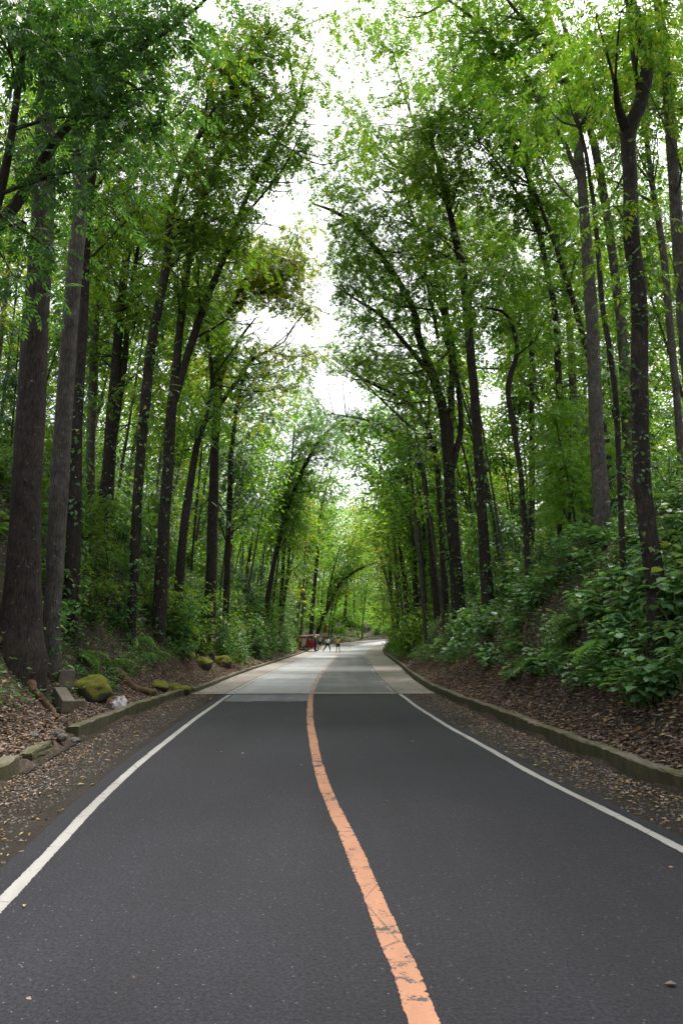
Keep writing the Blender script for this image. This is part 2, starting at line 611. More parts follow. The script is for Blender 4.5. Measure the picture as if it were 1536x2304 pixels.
gx = axis([(-160, -40, 8), (-40, -14, 1.0), (-14, 14, 0.17), (14, 50, 1.0), (50, 161, 8)])
gy = axis([(-18, 4, 1.0), (4, 45, 0.3), (45, 130, 0.8), (130, 290, 6)])
X, Yg = np.meshgrid(gx, gy)
Z = ground(X, Yg)
nx, ny = len(gx), len(gy)
ii = (np.arange(ny - 1)[:, None] * nx + np.arange(nx - 1)[None]).ravel()
kind(mesh_np('ground', np.c_[X.ravel(), Yg.ravel(), Z.ravel()], [np.c_[ii, ii + 1, ii + nx + 1, ii + nx]], M['soil']), 'structure')


def ribbon(name, s0, s1, ua, ub, mat, dz=0.0, step=0.5, jit=0.0, nu=2, knd='structure', parent=None):
    n = max(2, int((s1 - s0) / step) + 1)
    s = np.linspace(s0, s1, n)
    ua_ = np.asarray(ua(s) if callable(ua) else np.full(n, ua))
    ub_ = np.asarray(ub(s) if callable(ub) else np.full(n, ub))
    if jit:
        for arr, sg in ((ua_, 1), (ub_, -1)):
            j = rng.normal(0, jit, n) * 0.6 + np.convolve(rng.normal(0, jit, n + 20), np.ones(21) / 4, 'valid') * 0.7
            chips = rng.random(n) < 0.02
            j += sg * chips * rng.uniform(0, 0.04, n) * (jit > 0.004)
            arr += j
    V = np.stack([road_pt(s, ua_ + (ub_ - ua_) * k / (nu - 1), dz) for k in range(nu)], 1).reshape(-1, 3)
    i = (np.arange(n - 1)[:, None] * nu + np.arange(nu - 1)[None]).ravel()
    o = mesh_np(name, V, [np.c_[i, i + 1, i + nu + 1, i + nu]], mat, smooth=False, parent=parent)
    if knd:
        o['kind'] = knd
    return o


S_END = 23.85
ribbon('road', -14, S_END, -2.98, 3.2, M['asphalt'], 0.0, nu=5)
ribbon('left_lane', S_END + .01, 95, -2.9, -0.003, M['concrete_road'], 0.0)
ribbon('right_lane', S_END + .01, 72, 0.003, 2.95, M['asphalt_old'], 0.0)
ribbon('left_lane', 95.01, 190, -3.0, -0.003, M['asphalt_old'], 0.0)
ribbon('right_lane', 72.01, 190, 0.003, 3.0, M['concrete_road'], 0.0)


def cross_strip(name, s0, s1, u0, u1, mat, dz, jag):
    n = int((u1 - u0) / 0.025)
    u = np.linspace(u0, u1, n)
    def edge(sv):
        w_ = np.cumsum(rng.normal(0, jag * .35, n))
        w_ -= np.linspace(w_[0], w_[-1], n)
        return sv + w_ + rng.normal(0, jag * .25, n)
    e0, e1 = edge(s0), edge(s1)
    V = np.vstack([road_pt(e0, u, dz), road_pt(e1, u, dz)])
    i = np.arange(n - 1)
    return kind(mesh_np(name, V, [np.c_[i, i + 1, i + 1 + n, i + n]], mat, smooth=False), 'structure')


cross_strip('asphalt_patch', 21.3, S_END + .3, -2.6, -0.08, M['asphalt_patch'], 0.004, .05)
cross_strip('concrete_strip', S_END - .05, S_END + .8, 0.05, 2.85, M['concrete_verge'], 0.004, .05)
cross_strip('tar_seam', S_END - .12, S_END + .06, -2.88, 2.9, M['asphalt'], 0.0075, .03)
ribbon('gravel_shoulder', -14, S_END, lambda s: -KL(s) - .05, -2.99, M['gravel'], -0.012, nu=4)
ribbon('gravel_shoulder', -14, S_END, 3.21, lambda s: KR(s) + .05, M['gravel'], -0.012, nu=4)
ribbon('concrete_shoulder', S_END + .01, 190, lambda s: -KL(s) - .05, -2.91, M['concrete_verge'], 0.012, nu=3)
ribbon('concrete_shoulder', S_END + .01, 190, lambda s: np.interp(s, [20, 71, 72, 200], [2.96, 2.96, 3.01, 3.01]), lambda s: KR(s) + .05, M['concrete_verge'], 0.012, nu=3)
# painted lines
wob = lambda s: 0.012 * np.sin(s * 0.45) + 0.006 * np.sin(s * 1.3 + 1)
ribbon('centre_line', 1, S_END, lambda s: -0.078 + wob(s) * .3, lambda s: 0.074 + wob(s) * .3, M['orange'], 0.005, step=0.018, jit=0.0045)
ribbon('centre_line', S_END, 120, -0.10, 0.10, M['orange_worn'], 0.009, step=0.1, jit=0.01)
ribbon('edge_line', 1, S_END - .3, lambda s: -2.76 + wob(s), lambda s: -2.645 + wob(s), M['white'], 0.005, step=0.02, jit=0.004)
ribbon('edge_line', S_END + .6, 75, -2.72, -2.60, M['white_worn'], 0.006, step=0.1, jit=0.006)
ribbon('edge_line', 1, S_END - .1, lambda s: 2.91 - wob(s), lambda s: 3.02 - wob(s), M['white'], 0.005, step=0.02, jit=0.004)
for a, b in ((S_END + 1.0, S_END + 4), (S_END + 6, S_END + 6.8), (38, 42), (50, 53), (60, 72)):
    ribbon('edge_line', a, b, 2.78, 2.90, M['white_worn'], 0.006, step=0.1, jit=0.006)


def kerb(s0, s1, uf, side, h=0.22, w=0.2, name='kerb', rough=0.008):
    n = max(3, int((s1 - s0) / 0.15))
    s = np.linspace(s0, s1, n)
    f = uf(s)
    prof = [(0, -0.08), (0.0, h - 0.02), (0.02, h), (w - 0.02, h), (w, h - 0.02), (w, -0.08)]
    V = []
    wv = np.convolve(rng.normal(0, rough, n + 8), np.ones(9) / 2.5, 'valid')
    for (a, b) in prof:
        top = b > 0
        V.append(road_pt(s, side * (f + a + rng.normal(0, rough * .6, n)), 0) + np.c_[np.zeros(n), np.zeros(n), b + (wv + rng.normal(0, rough * .7, n)) * top])
    V = np.stack(V, 1).reshape(-1, 3)
    k = len(prof)
    i = (np.arange(n - 1)[:, None] * k + np.arange(k - 1)[None]).ravel()
    F4 = np.c_[i, i + 1, i + k + 1, i + k]
    caps = A([list(range(k)), list(range((n - 1) * k, n * k))])
    return kind(mesh_np(name, V, [F4, caps], M['kerb'], smooth=False), 'structure')


kerb(-10, 10.5, KL, -1, 0.25, 0.24)
kerb(13.7, S_END + 0.2, KL, -1, 0.24, 0.22)
kerb(S_END + .5, 108, KL, -1, 0.15, 0.2)
kerb(-10, 92, KR, 1, 0.23, 0.2)
# thin footing strip under the broken left kerb
ribbon('kerb_footing', 10.5, 13.7, lambda s: -KL(s) - .01, lambda s: -KL(s) + .10, M['gravel'], 0.012, step=.1, jit=.01)

# ------------------------------------------------------------------ trees
GAPS = A([(600, 508, 48, 26), (625, 455, 55, 45), (668, 410, 42, 42), (712, 555, 30, 45), (730, 640, 22, 62), (738, 720, 32, 52),
          (590, 725, 75, 38), (655, 735, 50, 35), (765, 880, 50, 55), (722, 850, 25, 40), (715, 260, 30, 60), (716, 350, 18, 40), (728, 470, 24, 45),
          (405, 125, 36, 36), (955, 110, 22, 40), (890, 255, 20, 40), (1260, 40, 30, 40), (1100, 790, 20, 25), (1105, 890, 30, 28),
          (1325, 330, 18, 60), (1475, 340, 25, 30), (1000, 700, 12, 30), (480, 30, 26, 50), (720, 90, 18, 50),
          (330, 560, 16, 40), (640, 160, 24, 26), (1080, 330, 22, 26), (1180, 560, 16, 30), (860, 430, 22, 22), (1420, 620, 12, 40), (30, 200, 40, 30)], float)
GAPS[:, 2:] *= 0.86


def in_gap(P, grow=0.0):
    px, py = proj(P)
    m = np.zeros(len(P), bool)
    for cx, cy, rx, ry in GAPS:
        m |= ((px - cx) / (rx + grow)) ** 2 + ((py - cy) / (ry + grow)) ** 2 < 1
    return m


def clear_road(P):
    """keep the tunnel over the carriageway free of leaves"""
    S, U = su(P[:, 0], P[:, 1])
    h = P[:, 2] - road_z(S)
    lim = np.interp(np.abs(U), [0, 3.5, 4.5, 6.5], [9.0, 6.5, 3.0, 0.0])
    return (h > lim) | (S > 128)


TREES = []
COVER = 1.4


def cull(r):
    cc = A(r['cc']).reshape(-1, 3)
    if r['mask'] and len(cc):
        ok = clear_road(cc)
        if r['use_gap']:
            ok &= ~in_gap(cc, 4)
        ok &= ~((cc[:, 1] < 8) & (np.abs(cc[:, 0]) < 9) & (cc[:, 2] < 14) & (cc[:, 1] > -3))
        cc = cc[ok]
    r['cc'] = list(cc)


def finish_tree(r):
    root, base = r['root'], r['base']
    r['tb'].build('trunk', M[r['bmat']], root, off=base)
    cc = A(r['cc']).reshape(-1, 3)
    if len(cc):
        per, csz = r['per'], r['csz']
        n = len(cc) * per
        C = np.repeat(cc, per, 0)
        off = rng.normal(0, 1, (n, 3)) * A([csz, csz, csz * 0.16])
        tilt = np.repeat(rng.normal(0, 0.22, (len(cc), 2)), per, 0)
        off[:, 2] += off[:, 0] * tilt[:, 0] + off[:, 1] * tilt[:, 1] - 0.22 * (off[:, 0] ** 2 + off[:, 1] ** 2) / csz
        P = C + off
        d = norm(off * A([1, 1, 0.3]) + rand_dirs(n) * 0.35 + A([0, 0, -0.12]))
        nr = rand_norm(n, 0.32)
        if r['mask'] and r['use_gap']:
            keep = ~(in_gap(P) & (rng.random(n) < 0.8))
            P, d, nr = P[keep], d[keep], nr[keep]
        n = len(P)
        l = r['leaf'] * rng.uniform(0.7, 1.25, n)
        V, F = stamp(T_SPRAY if r['spray'] else T_LEAF, P, d, nr, l, l if r['spray'] else l * 0.45)
        mesh_np('crown', V - base, F, M[r['mat']], smooth=False, parent=root)


def make_tree(name, label, cat, stems, mat='leaf_mid', bmat='bark', t0=0.5, dens=1.0, blen=3.0, csz=0.5, per=11, leaf=0.4, spray=True,
              group=None, seg=10, ivy=None, blobs=(), bias=None, sub=2, use_gap=True, flare=0.0, upb=0.45, mask=True, crown_mat=None, fillable=True):
    """stems: list of (points, radii); first is the main trunk. Returns the Empty."""
    base = A(stems[0][0][0], float)
    base = A([base[0], base[1], gz(base[0], base[1])]) if mask else base
    root = empty(name, base)
    tag(root, label, cat, group)
    tb = Tubes()
    cc = []
    sm = []
    for k, (P, r) in enumerate(stems):
        L = float(np.linalg.norm(np.diff(A(P, float), axis=0), axis=1).sum())
        n = max(6, int(L / (0.35 if seg >= 10 else 0.8)))
        C, rr = smooth_path(P, r, n)
        if k == 0 and flare:
            hgt = np.clip(C[:, 2] - base[2], 0, None)
            rr = rr * (1 + flare * np.exp(-hgt / 0.5))
        if seg >= 10:
            C[1:-1, :2] += np.cumsum(rng.normal(0, 0.006, (n - 2, 2)), axis=0) * 0.8
        tb.add(C, rr, seg, 0.035 if seg >= 10 else 0.0)
        sm.append((C, rr, L))
    for k, (C, rr, L) in enumerate(sm):
        if isinstance(t0, (list, tuple)):
            tt0 = t0[k]
        else:
            tt0 = t0 if k == 0 else max(0.1, t0 - 0.35 if t0 < 0.9 else 0.3)
        nb = int(L * (1 - tt0) * 1.1 * dens + 0.5)
        n = len(C)
        for b in range(nb):
            t = tt0 + (1 - tt0) * (b + R.random()) / max(nb, 1)
            i = min(n - 2, int(t * (n - 1)))
            p = C[i]
            tg = norm(C[i + 1] - C[i])
            a = R.uniform(0, 6.283)
            hd = A([math.cos(a), math.sin(a), 0])
            if bias is not None:
                hd = norm(hd + A(bias) * 0.7)
            d = norm(tg * 0.45 + hd * 0.8 + A([0, 0, upb]) * R.uniform(0.3, 1.2))
            bl = blen * R.uniform(0.55, 1.15) * (1.1 - 0.45 * t)
            r0 = min(rr[i] * 0.55, 0.012 + 0.016 * bl)
            mid = p + d * bl * 0.5 + rng.normal(0, 0.06 * bl, 3)
            end = p + d * bl + A([0, 0, bl * R.uniform(-0.05, 0.22)]) + rng.normal(0, 0.07 * bl, 3)
            if mask and use_gap and in_gap(end[None])[0] and R.random() < 0.85:
                continue
            BC, br = smooth_path([p, mid, end], [r0, r0 * 0.65, r0 * 0.22], 7)
            tb.add(BC, br, 5 if seg >= 10 else 3)
            for q in (0.45, 0.62, 0.8, 1.0):
                cc.append(BC[int(q * 6)] + rng.normal(0, 0.12, 3))
            for q in range(sub):
                j = R.choice((2, 3, 4, 5))
                d2 = norm(d * 0.6 + rng.normal(0, 0.55, 3) + A([0, 0, 0.15]))
                l2 = bl * R.uniform(0.3, 0.55)
                e2 = BC[j] + d2 * l2
                tb.add([BC[j], BC[j] + d2 * l2 * .5 + A([0, 0, .04 * l2]), e2], [br[j] * .6, br[j] * .4, br[j] * .15], 4 if seg >= 10 else 3)
                cc += [e2, BC[j] + d2 * l2 * 0.6]
    for (px, py, Yb, rad, n) in blobs:
        c = at(px, py, Yb)
        allC = np.vstack([s[0] for s in sm])
        i = np.argmin(np.linalg.norm(allC - c, axis=1) + 0.3 * (allC[:, 2] > c[2]))
        q = allC[i]
        if mask and in_gap(c[None])[0]:
            continue
        tips = c + norm(rng.normal(0, 1, (n, 3))) * (rng.random((n, 1)) ** 0.4) * rad * A([1, 1, 0.6])
        if mask and use_gap:
            tips = tips[~in_gap(tips, 6)]
        if not len(tips):
            continue
        L = np.linalg.norm(c - q)
        rb = 0.015 + 0.012 * L
        BC, br = smooth_path([q, q * .5 + c * .5 + A([0, 0, 0.06 * L]), c], [rb, rb * .7, rb * .4], 8)
        tb.add(BC, br, 5)
        for e in tips[:: max(1, len(tips) // 8)]:
            tb.add([c, c * .45 + e * .55, e], [rb * .4, rb * .22, rb * .1], 4)
        cc += list(tips)
    rec = dict(root=root, tb=tb, cc=[A(q, float) for q in cc], base=base, bmat=bmat, mat=crown_mat or mat, mask=mask, use_gap=use_gap, per=per, csz=csz, leaf=leaf, spray=spray, sm=sm, fillable=fillable)
    if mask:
        TREES.append(rec)
    else:
        finish_tree(rec)
    if ivy:
        ta, tb_, ni, il = ivy
        ni = int(ni * .6)
        C, rr, L = sm[0]
        t = rng.uniform(ta, tb_, ni)
        x = t * (len(C) - 1)
        i = np.clip(x.astype(int), 0, len(C) - 2)
        P = C[i] + (C[i + 1] - C[i]) * (x - i)[:, None]
        a = rng.uniform(0, 6.283, ni)
        o = np.stack([np.cos(a), np.sin(a), np.zeros(ni)], -1)
        patch = np.sin(a * 2 + t * 37) + np.sin(t * 61 + a) + rng.normal(0, 0.7, ni) > -0.5
        P, o, i = P[patch], o[patch], i[patch]
        ni = len(P)
        P = P + o * (rr[i] + rng.uniform(0.01, 0.16, ni) ** 1.0)[:, None]
        d = norm(o * 0.7 + rng.normal(0, 0.5, (ni, 3)) + A([0, 0, -0.5]))
        nr = norm(o * 0.5 + A([0, 0, 0.8]) + rng.normal(0, 0.25, (ni, 3)))
        l = il * rng.uniform(0.6, 1.3, ni)
        V, F = stamp(T_LEAF, P, d, nr, l, l * 0.55)
        mesh_np('climbing_vine', V - base, F, M['leaf_bush'], smooth=False, parent=root)
    return root


def px_stem(pts, Y, drift=0.0, bottom=True):
    """pts: (px,py,width px) -> world points, radii; continues down into the ground"""
    P, r = [], []
    n = len(pts)
    for k, (x, y, w) in enumerate(pts):
        yy = Y + drift * (k / max(1, n - 1)) ** 1.5
        P.append(at(x, y, yy))
        r.append(w / 2 / 1536.0 * yy * 1.0)
    if bottom:
        d = P[0] - P[1]
        d = d / max(1e-6, abs(d[2]))
        g = gz(P[0][0], P[0][1])
        if P[0][2] > g - 0.9:
            h = min(P[0][2] - (g - 1.1), 14)
            q = P[0] + A([d[0] * min(h, 2.5), 0, -h])
            g = gz(q[0], q[1])
            q[2] = min(g - 1.1, P[0][2] - .3)
            P.insert(0, q)
            r.insert(0, r[0] * 1.12)
    return P, r


def traced(name, label, Y, pts, forks=(), drift=0.0, **kw):
    st = [px_stem(pts, Y, drift)]
    for f in forks:
        st.append(px_stem(f, Y, R.uniform(-1.5, 1.5), False))
        # the fork starts at the depth of the trunk where it leaves
        main = A(st[0][0])
        mx, my = proj(main)
        j = np.argmin((mx - f[0][0]) ** 2 + (my - f[0][1]) ** 2)
        dy = main[j][1] - st[-1][0][0][1]
        for k in range(len(st[-1][0])):
            x, y, w = f[k]
            st[-1][0][k] = at(x, y, st[-1][0][k][1] + dy)
    return make_tree(name, label, 'tree', st, **kw)


#TREES_BEGIN
toR, toL = (1, 0, 0), (-1, 0, 0)
# --- left bank
traced('tall_tree', 'massive straight dark trunk with flared roots at the left edge, nearest on the left bank', 15.5,
       [(36, 1490, 100), (46, 1380, 80), (56, 1200, 70), (72, 850, 60), (90, 560, 58), (104, 200, 42), (108, 0, 36), (110, -250, 26)], t0=0.93, flare=0.3, dens=1.2, seg=16, bmat='bark')
traced('tall_tree', 'second big trunk, slightly bent, just right of the massive flared trunk', 16.8,
       [(112, 1470, 46), (120, 1350, 37), (132, 1100, 40), (146, 850, 39), (166, 600, 36), (178, 440, 34), (172, 260, 34), (163, 80, 36), (160, -80, 30)], t0=0.95, flare=0.3, seg=14, ivy=(0.02, 0.12, 260, .16), bmat='bark_grey')
traced('tall_tree', 'ivy covered trunk close behind the second big left trunk', 20,
       [(163, 1310, 34), (168, 1150, 31), (172, 950, 30), (186, 700, 25), (194, 500, 22), (212, 330, 20), (240, 180, 16)], t0=0.6, ivy=(0.1, 0.45, 900, .2), bias=toR)
traced('slender_tree', 'plain grey trunk standing upright far up the left slope behind the big trunks', 31,
       [(204, 1060, 22), (210, 850, 21), (216, 700, 19), (232, 480, 16), (258, 330, 13), (290, 200, 9)], t0=0.55, bmat='bark_grey', mat='leaf_lime')
traced('slender_tree', 'forked trunk with flared dark base midway up the left slope', 30,
       [(232, 1200, 42), (243, 1080, 32), (252, 960, 28), (262, 830, 25), (272, 700, 21), (292, 540, 17), (326, 420, 12), (360, 330, 7)],
       [[(254, 985, 20), (270, 880, 17), (282, 800, 15), (292, 680, 12), (310, 560, 9)]], t0=0.5, ivy=(0.05, 0.35, 500, .2), bias=toR, mat='leaf_mid')
traced('tall_tree', 'dark vine wrapped trunk by the left verge, forking high with crown over the road', 24,
       [(297, 1385, 21), (304, 1250, 22), (312, 1120, 23), (326, 950, 25), (343, 780, 23), (362, 680, 22), (379, 590, 21), (386, 500, 17), (402, 420, 16), (428, 355, 15), (470, 270, 12), (520, 200, 9), (575, 130, 5)],
       [[(380, 600, 13), (415, 555, 10), (450, 470, 7), (475, 400, 4)], [(478, 262, 8), (560, 160, 6), (610, 60, 4)]], t0=0.62, ivy=(0.0, 0.55, 1700, .22), bias=toR, dens=.75, mat='leaf_mid')
traced('tall_tree', 'two-stemmed dark tree sweeping right over the road from the left bank', 27,
       [(362, 1330, 31), (370, 1200, 28), (380, 1050, 26), (391, 890, 23), (404, 745, 19), (424, 585, 18), (450, 475, 17), (480, 390, 15), (512, 325, 12), (570, 270, 9), (625, 215, 5)],
       [[(391, 905, 20), (425, 790, 19), (464, 676, 17), (505, 575, 15), (530, 508, 14), (552, 448, 12), (592, 372, 10), (645, 285, 7), (676, 220, 4)], [(535, 500, 7), (580, 450, 6), (640, 370, 4), (690, 270, 3)]],
       t0=0.5, bias=toR, dens=.75, ivy=(0.0, 0.4, 700, .2), mat='leaf_mid')
traced('slender_tree', 'thin curved dark trunk leaning right between the two-stemmed tree and the yellow-crowned tree', 31,
       [(410, 1240, 21), (420, 1150, 19), (432, 1080, 17), (447, 1000, 15), (466, 940, 13), (480, 860, 10), (470, 760, 8), (450, 650, 6)], t0=0.5, mat='leaf_lime')
traced('spreading_tree', 'yellow-crowned tree with spreading limbs reaching over the road from the left', 35,
       [(476, 1260, 26), (480, 1120, 23), (484, 1000, 21), (492, 860, 19), (500, 770, 16), (516, 696, 15), (532, 660, 12), (560, 620, 8), (600, 575, 5)],
       [[(482, 1030, 12), (484, 860, 10), (484, 780, 10), (472, 718, 8), (462, 640, 5)], [(518, 692, 10), (540, 678, 10), (576, 664, 8), (615, 645, 6), (660, 615, 3)],
        [(532, 660, 8), (585, 635, 7), (619, 617, 6), (672, 590, 3)], [(492, 915, 12), (528, 864, 10), (564, 812, 8), (605, 788, 6), (640, 768, 3)],
        [(497, 850, 10), (525, 790, 9), (546, 752, 7), (577, 714, 3)]],
       t0=[0.62, 0.5, 0.25, 0.2, 0.55, 0.95], bias=(0.5, 0, 0.2), dens=1.3, blen=2.6, mat='leaf_yellow',
       blobs=((620, 560, 34, 2.3, 17), (560, 590, 35, 2.0, 12), (660, 600, 34, 1.5, 8), (690, 700, 33, 1.0, 8), (540, 540, 35, 1.2, 10)))
traced('arching_tree', 'slim trunk arching right in an even curve behind the mossy left verge', 62,
       [(596, 1420, 13), (604, 1340, 12), (617, 1262, 11), (636, 1180, 10), (660, 1105, 9), (688, 1040, 9), (722, 985, 6), (760, 950, 3)],
       [[(622, 1240, 8), (640, 1150, 7), (655, 1060, 5), (664, 960, 4)]], t0=0.4, bias=(.6, 0, 0), mat='leaf_lime', spray=True, dens=1.3,
       blobs=((705, 1000, 61, 1.8, 12), (740, 1030, 61, 1.8, 12), (720, 1085, 62, 1.8, 12), (745, 1110, 62, 1.6, 10), (680, 950, 62, 1.6, 10), (735, 960, 61, 1.5, 10)))
traced('slender_tree', 'straight dark trunk among bushes left of the arching trunk', 41,
       [(508, 1390, 15), (510, 1300, 14), (514, 1150, 13), (520, 1000, 11), (540, 870, 8), (570, 780, 5)], t0=0.35, mat='leaf_dark', dens=1.2)
traced('slender_tree', 'pair of close upright stems beside the arching trunk by the left verge', 70,
       [(630, 1420, 8), (634, 1330, 8), (640, 1220, 7), (652, 1100, 6), (684, 1000, 5), (720, 930, 3)], [[(631, 1400, 6), (646, 1300, 6), (658, 1180, 5), (690, 1060, 3)]], t0=0.4, bias=(.5, 0, 0), mat='leaf_mid', seg=8)
traced('slender_tree', 'pale thin straight trunk just behind the red tricycle', 90,
       [(676, 1440, 5), (680, 1380, 5), (684, 1300, 5), (690, 1180, 4), (702, 1080, 2)], t0=0.5, bmat='bark_grey', mat='leaf_lime', per=8, leaf=.5, spray=False, seg=8)
traced('slender_tree', 'dark upright trunk behind the tricycle roof', 97,
       [(700, 1430, 9), (704, 1370, 8), (712, 1270, 8), (722, 1150, 6), (745, 1060, 3)], t0=0.45, mat='leaf_mid', per=9, leaf=.5, spray=False, seg=8)
traced('leaning_tree', 'crooked dark trunk leaning far right with long bough over the far road', 105,
       [(712, 1432, 9), (722, 1400, 9), (735, 1372, 9), (750, 1340, 8), (766, 1312, 7), (785, 1294, 6), (815, 1277, 5), (850, 1264, 3)],
       [[(735, 1372, 5), (738, 1340, 5), (748, 1290, 4), (765, 1230, 3)]], t0=0.45, mat='leaf_lime', per=9, leaf=.5, spray=False, dens=0.9, seg=8)
# --- right bank
traced('tall_tree', 'thick vine-speckled trunk forking high beside a broken stub, nearest on the right bank', 12,
       [(1492, 1450, 50), (1480, 1350, 44), (1462, 1230, 42), (1446, 1080, 38), (1440, 900, 38), (1440, 750, 38), (1434, 620, 36), (1420, 540, 40), (1416, 400, 34), (1412, 300, 36), (1440, 235, 33), (1456, 150, 32), (1446, 80, 30), (1420, 10, 26), (1400, -90, 22)],
       [[(1412, 300, 30), (1393, 255, 20), (1386, 215, 15), (1383, 180, 10)], [(1440, 235, 14), (1425, 150, 12), (1412, 60, 9), (1400, -40, 7)]],
       t0=[0.97, 1.0, 0.7], ivy=(0.02, 0.62, 1500, .13), seg=16, flare=0.2, bmat='bark', mat='leaf_mid', leaf=.3, blobs=((1395, 25, 10.5, 0.8, 6), (1450, 30, 11, 0.8, 4), (1385, 465, 11.5, 0.35, 5), (1340, 40, 11, .5, 5)), use_gap=False)
traced('slender_tree', 'thin crooked ivy-clad stem just left of the thick forked right trunk', 14.5,
       [(1408, 1420, 17), (1400, 1250, 14), (1394, 1050, 13), (1384, 880, 13), (1370, 770, 14), (1358, 690, 13), (1350, 600, 13), (1340, 480, 11), (1316, 330, 9), (1290, 230, 7)], t0=0.9, ivy=(0.0, 0.5, 600, .14), blen=2, mat='leaf_lime')
traced('tall_tree', 'thick pale-spotted trunk curving left high up, rising from shrubs on the right bank', 20,
       [(1352, 1130, 36), (1342, 1000, 33), (1338, 850, 32), (1327, 660, 28), (1311, 450, 25), (1298, 320, 24), (1291, 240, 25), (1262, 160, 21), (1250, 90, 18), (1232, 30, 16), (1220, -60, 13)],
       [[(1262, 160, 14), (1238, 115, 12), (1200, 70, 11), (1150, 10, 8), (1110, -50, 6)], [(1300, 400, 12), (1270, 320, 11), (1238, 268, 12), (1193, 190, 12), (1168, 145, 11), (1113, 95, 9), (1068, 45, 8), (1008, 0, 6)]],
       t0=[0.85, 0.3, 0.3], bmat='bark_grey', seg=14, mat='leaf_lime', dens=1.0, bias=toL, blen=2.6, leaf=.32, per=13)
traced('tall_tree', 'smooth grey trunk close behind the pale-spotted right trunk', 22,
       [(1412, 1060, 25), (1408, 900, 24), (1398, 740, 23), (1382, 600, 21), (1362, 450, 20), (1338, 330, 19), (1314, 240, 16), (1290, 130, 12), (1262, 30, 9)], t0=0.72, bmat='bark_grey', mat='leaf_mid', bias=toL, leaf=.32, per=13)
traced('tall_tree', 'leaning spotted trunk cut by the right picture edge', 13.5,
       [(1580, 1200, 32), (1562, 1000, 30), (1545, 800, 29), (1532, 640, 28), (1520, 460, 27), (1508, 300, 26), (1494, 100, 24), (1478, 0, 20), (1460, -120, 15)], t0=0.97, bmat='bark_grey', seg=14, leaf=.3)
traced('slender_tree', 'slim grey trunk right of the thick forked trunk, upright on the high right bank', 20,
       [(1530, 1000, 18), (1520, 880, 17), (1503, 700, 17), (1488, 550, 16), (1468, 425, 14), (1452, 310, 11), (1430, 200, 8)], t0=0.7, bmat='bark_grey', mat='leaf_lime', leaf=.32, per=13)
traced('arching_tree', 'big multi-stemmed tree by the right verge, one limb arching far left across the sky gap', 34,
       [(1034, 1395, 33), (1026, 1300, 31), (1018, 1180, 28), (1010, 1060, 26), (998, 930, 24), (984, 880, 22), (970, 832, 20), (944, 766, 17), (935, 711, 16), (906, 648, 15), (870, 594, 14), (832, 543, 13), (792, 500, 11), (745, 472, 8), (700, 456, 4)],
       [[(966, 838, 13), (910, 772, 11), (858, 712, 9), (810, 680, 7), (750, 640, 3)], [(1012, 1010, 18), (1014, 900, 15), (1012, 800, 13), (980, 610, 11), (965, 500, 10), (974, 372, 8), (940, 300, 7), (908, 210, 5), (880, 110, 3)],
        [(1011, 1070, 18), (1030, 1000, 15), (1036, 950, 13), (1020, 800, 11), (1000, 650, 9), (1020, 500, 6)], [(985, 760, 9), (958, 625, 8), (952, 550, 7), (922, 470, 5), (905, 380, 3)]],
       t0=[0.62, 0.4, 0.35, 0.5, 0.4], dens=.9, bias=toL, ivy=(0.0, 0.35, 1300, .24), mat='leaf_mid',
       blobs=((745, 440, 33, 1.5, 16), (790, 420, 33, 1.6, 16), (850, 470, 33, 1.4, 10), (800, 610, 34, 1.4, 14), (850, 560, 34, 1.4, 12), (790, 700, 36, 1.3, 12)))
traced('tall_tree', 'straight dark trunk right of the multi-stemmed arching tree', 27,
       [(1097, 1350, 29), (1088, 1220, 25), (1078, 1040, 23), (1068, 880, 22), (1052, 710, 22), (1042, 610, 20), (1020, 515, 17), (1002, 430, 13), (978, 340, 9), (960, 260, 5)], t0=0.66, ivy=(0.0, 0.35, 900, .2), bias=toL, mat='leaf_mid', dens=1.2)
traced('slender_tree', 'crooked thin trunk with zigzag bend on the mid right bank', 23,
       [(1190, 1300, 14), (1182, 1180, 13), (1173, 1076, 12), (1153, 952, 12), (1142, 872, 13), (1158, 808, 12), (1160, 766, 11), (1141, 712, 9), (1112, 697, 6), (1060, 690, 3)], t0=0.75, blen=2.4, mat='leaf_lime', ivy=(0, .4, 300, .18),
       blobs=((1090, 640, 22.5, 1.1, 12), (1130, 620, 22.5, 1.0, 9), (1060, 670, 22, .7, 6)))
traced('tall_tree', 'tall thin trunk leaning gently left between the zigzag stem and the pale-spotted trunk', 27,
       [(1262, 1180, 17), (1258, 960, 16), (1248, 725, 15), (1230, 615, 14), (1218, 550, 14), (1193, 440, 13), (1178, 340, 12), (1148, 275, 11), (1138, 220, 10), (1118, 150, 7), (1090, 60, 5)],
       [[(1222, 560, 8), (1190, 480, 7), (1100, 340, 5), (1040, 300, 3)]], t0=0.6, bias=toL, mat='leaf_lime')
traced('slender_tree', 'smooth upright trunk behind shrubs midway between zigzag stem and pale-spotted trunk', 32,
       [(1304, 1060, 19), (1296, 960, 18), (1286, 848, 17), (1277, 703, 15), (1262, 590, 13), (1240, 500, 11), (1205, 390, 8)], t0=0.6, bmat='bark_grey', mat='leaf_lime')
traced('slender_tree', 'dark slim trunk fanning into steep forks behind the zigzag stem', 36,
       [(1196, 1180, 14), (1196, 980, 13), (1193, 760, 12), (1182, 650, 11), (1148, 550, 9), (1113, 500, 8), (1086, 430, 5)], [[(1192, 770, 9), (1205, 650, 7), (1218, 560, 5)], [(1160, 580, 6), (1120, 540, 5), (1060, 420, 3)]], t0=0.55, bias=toL)
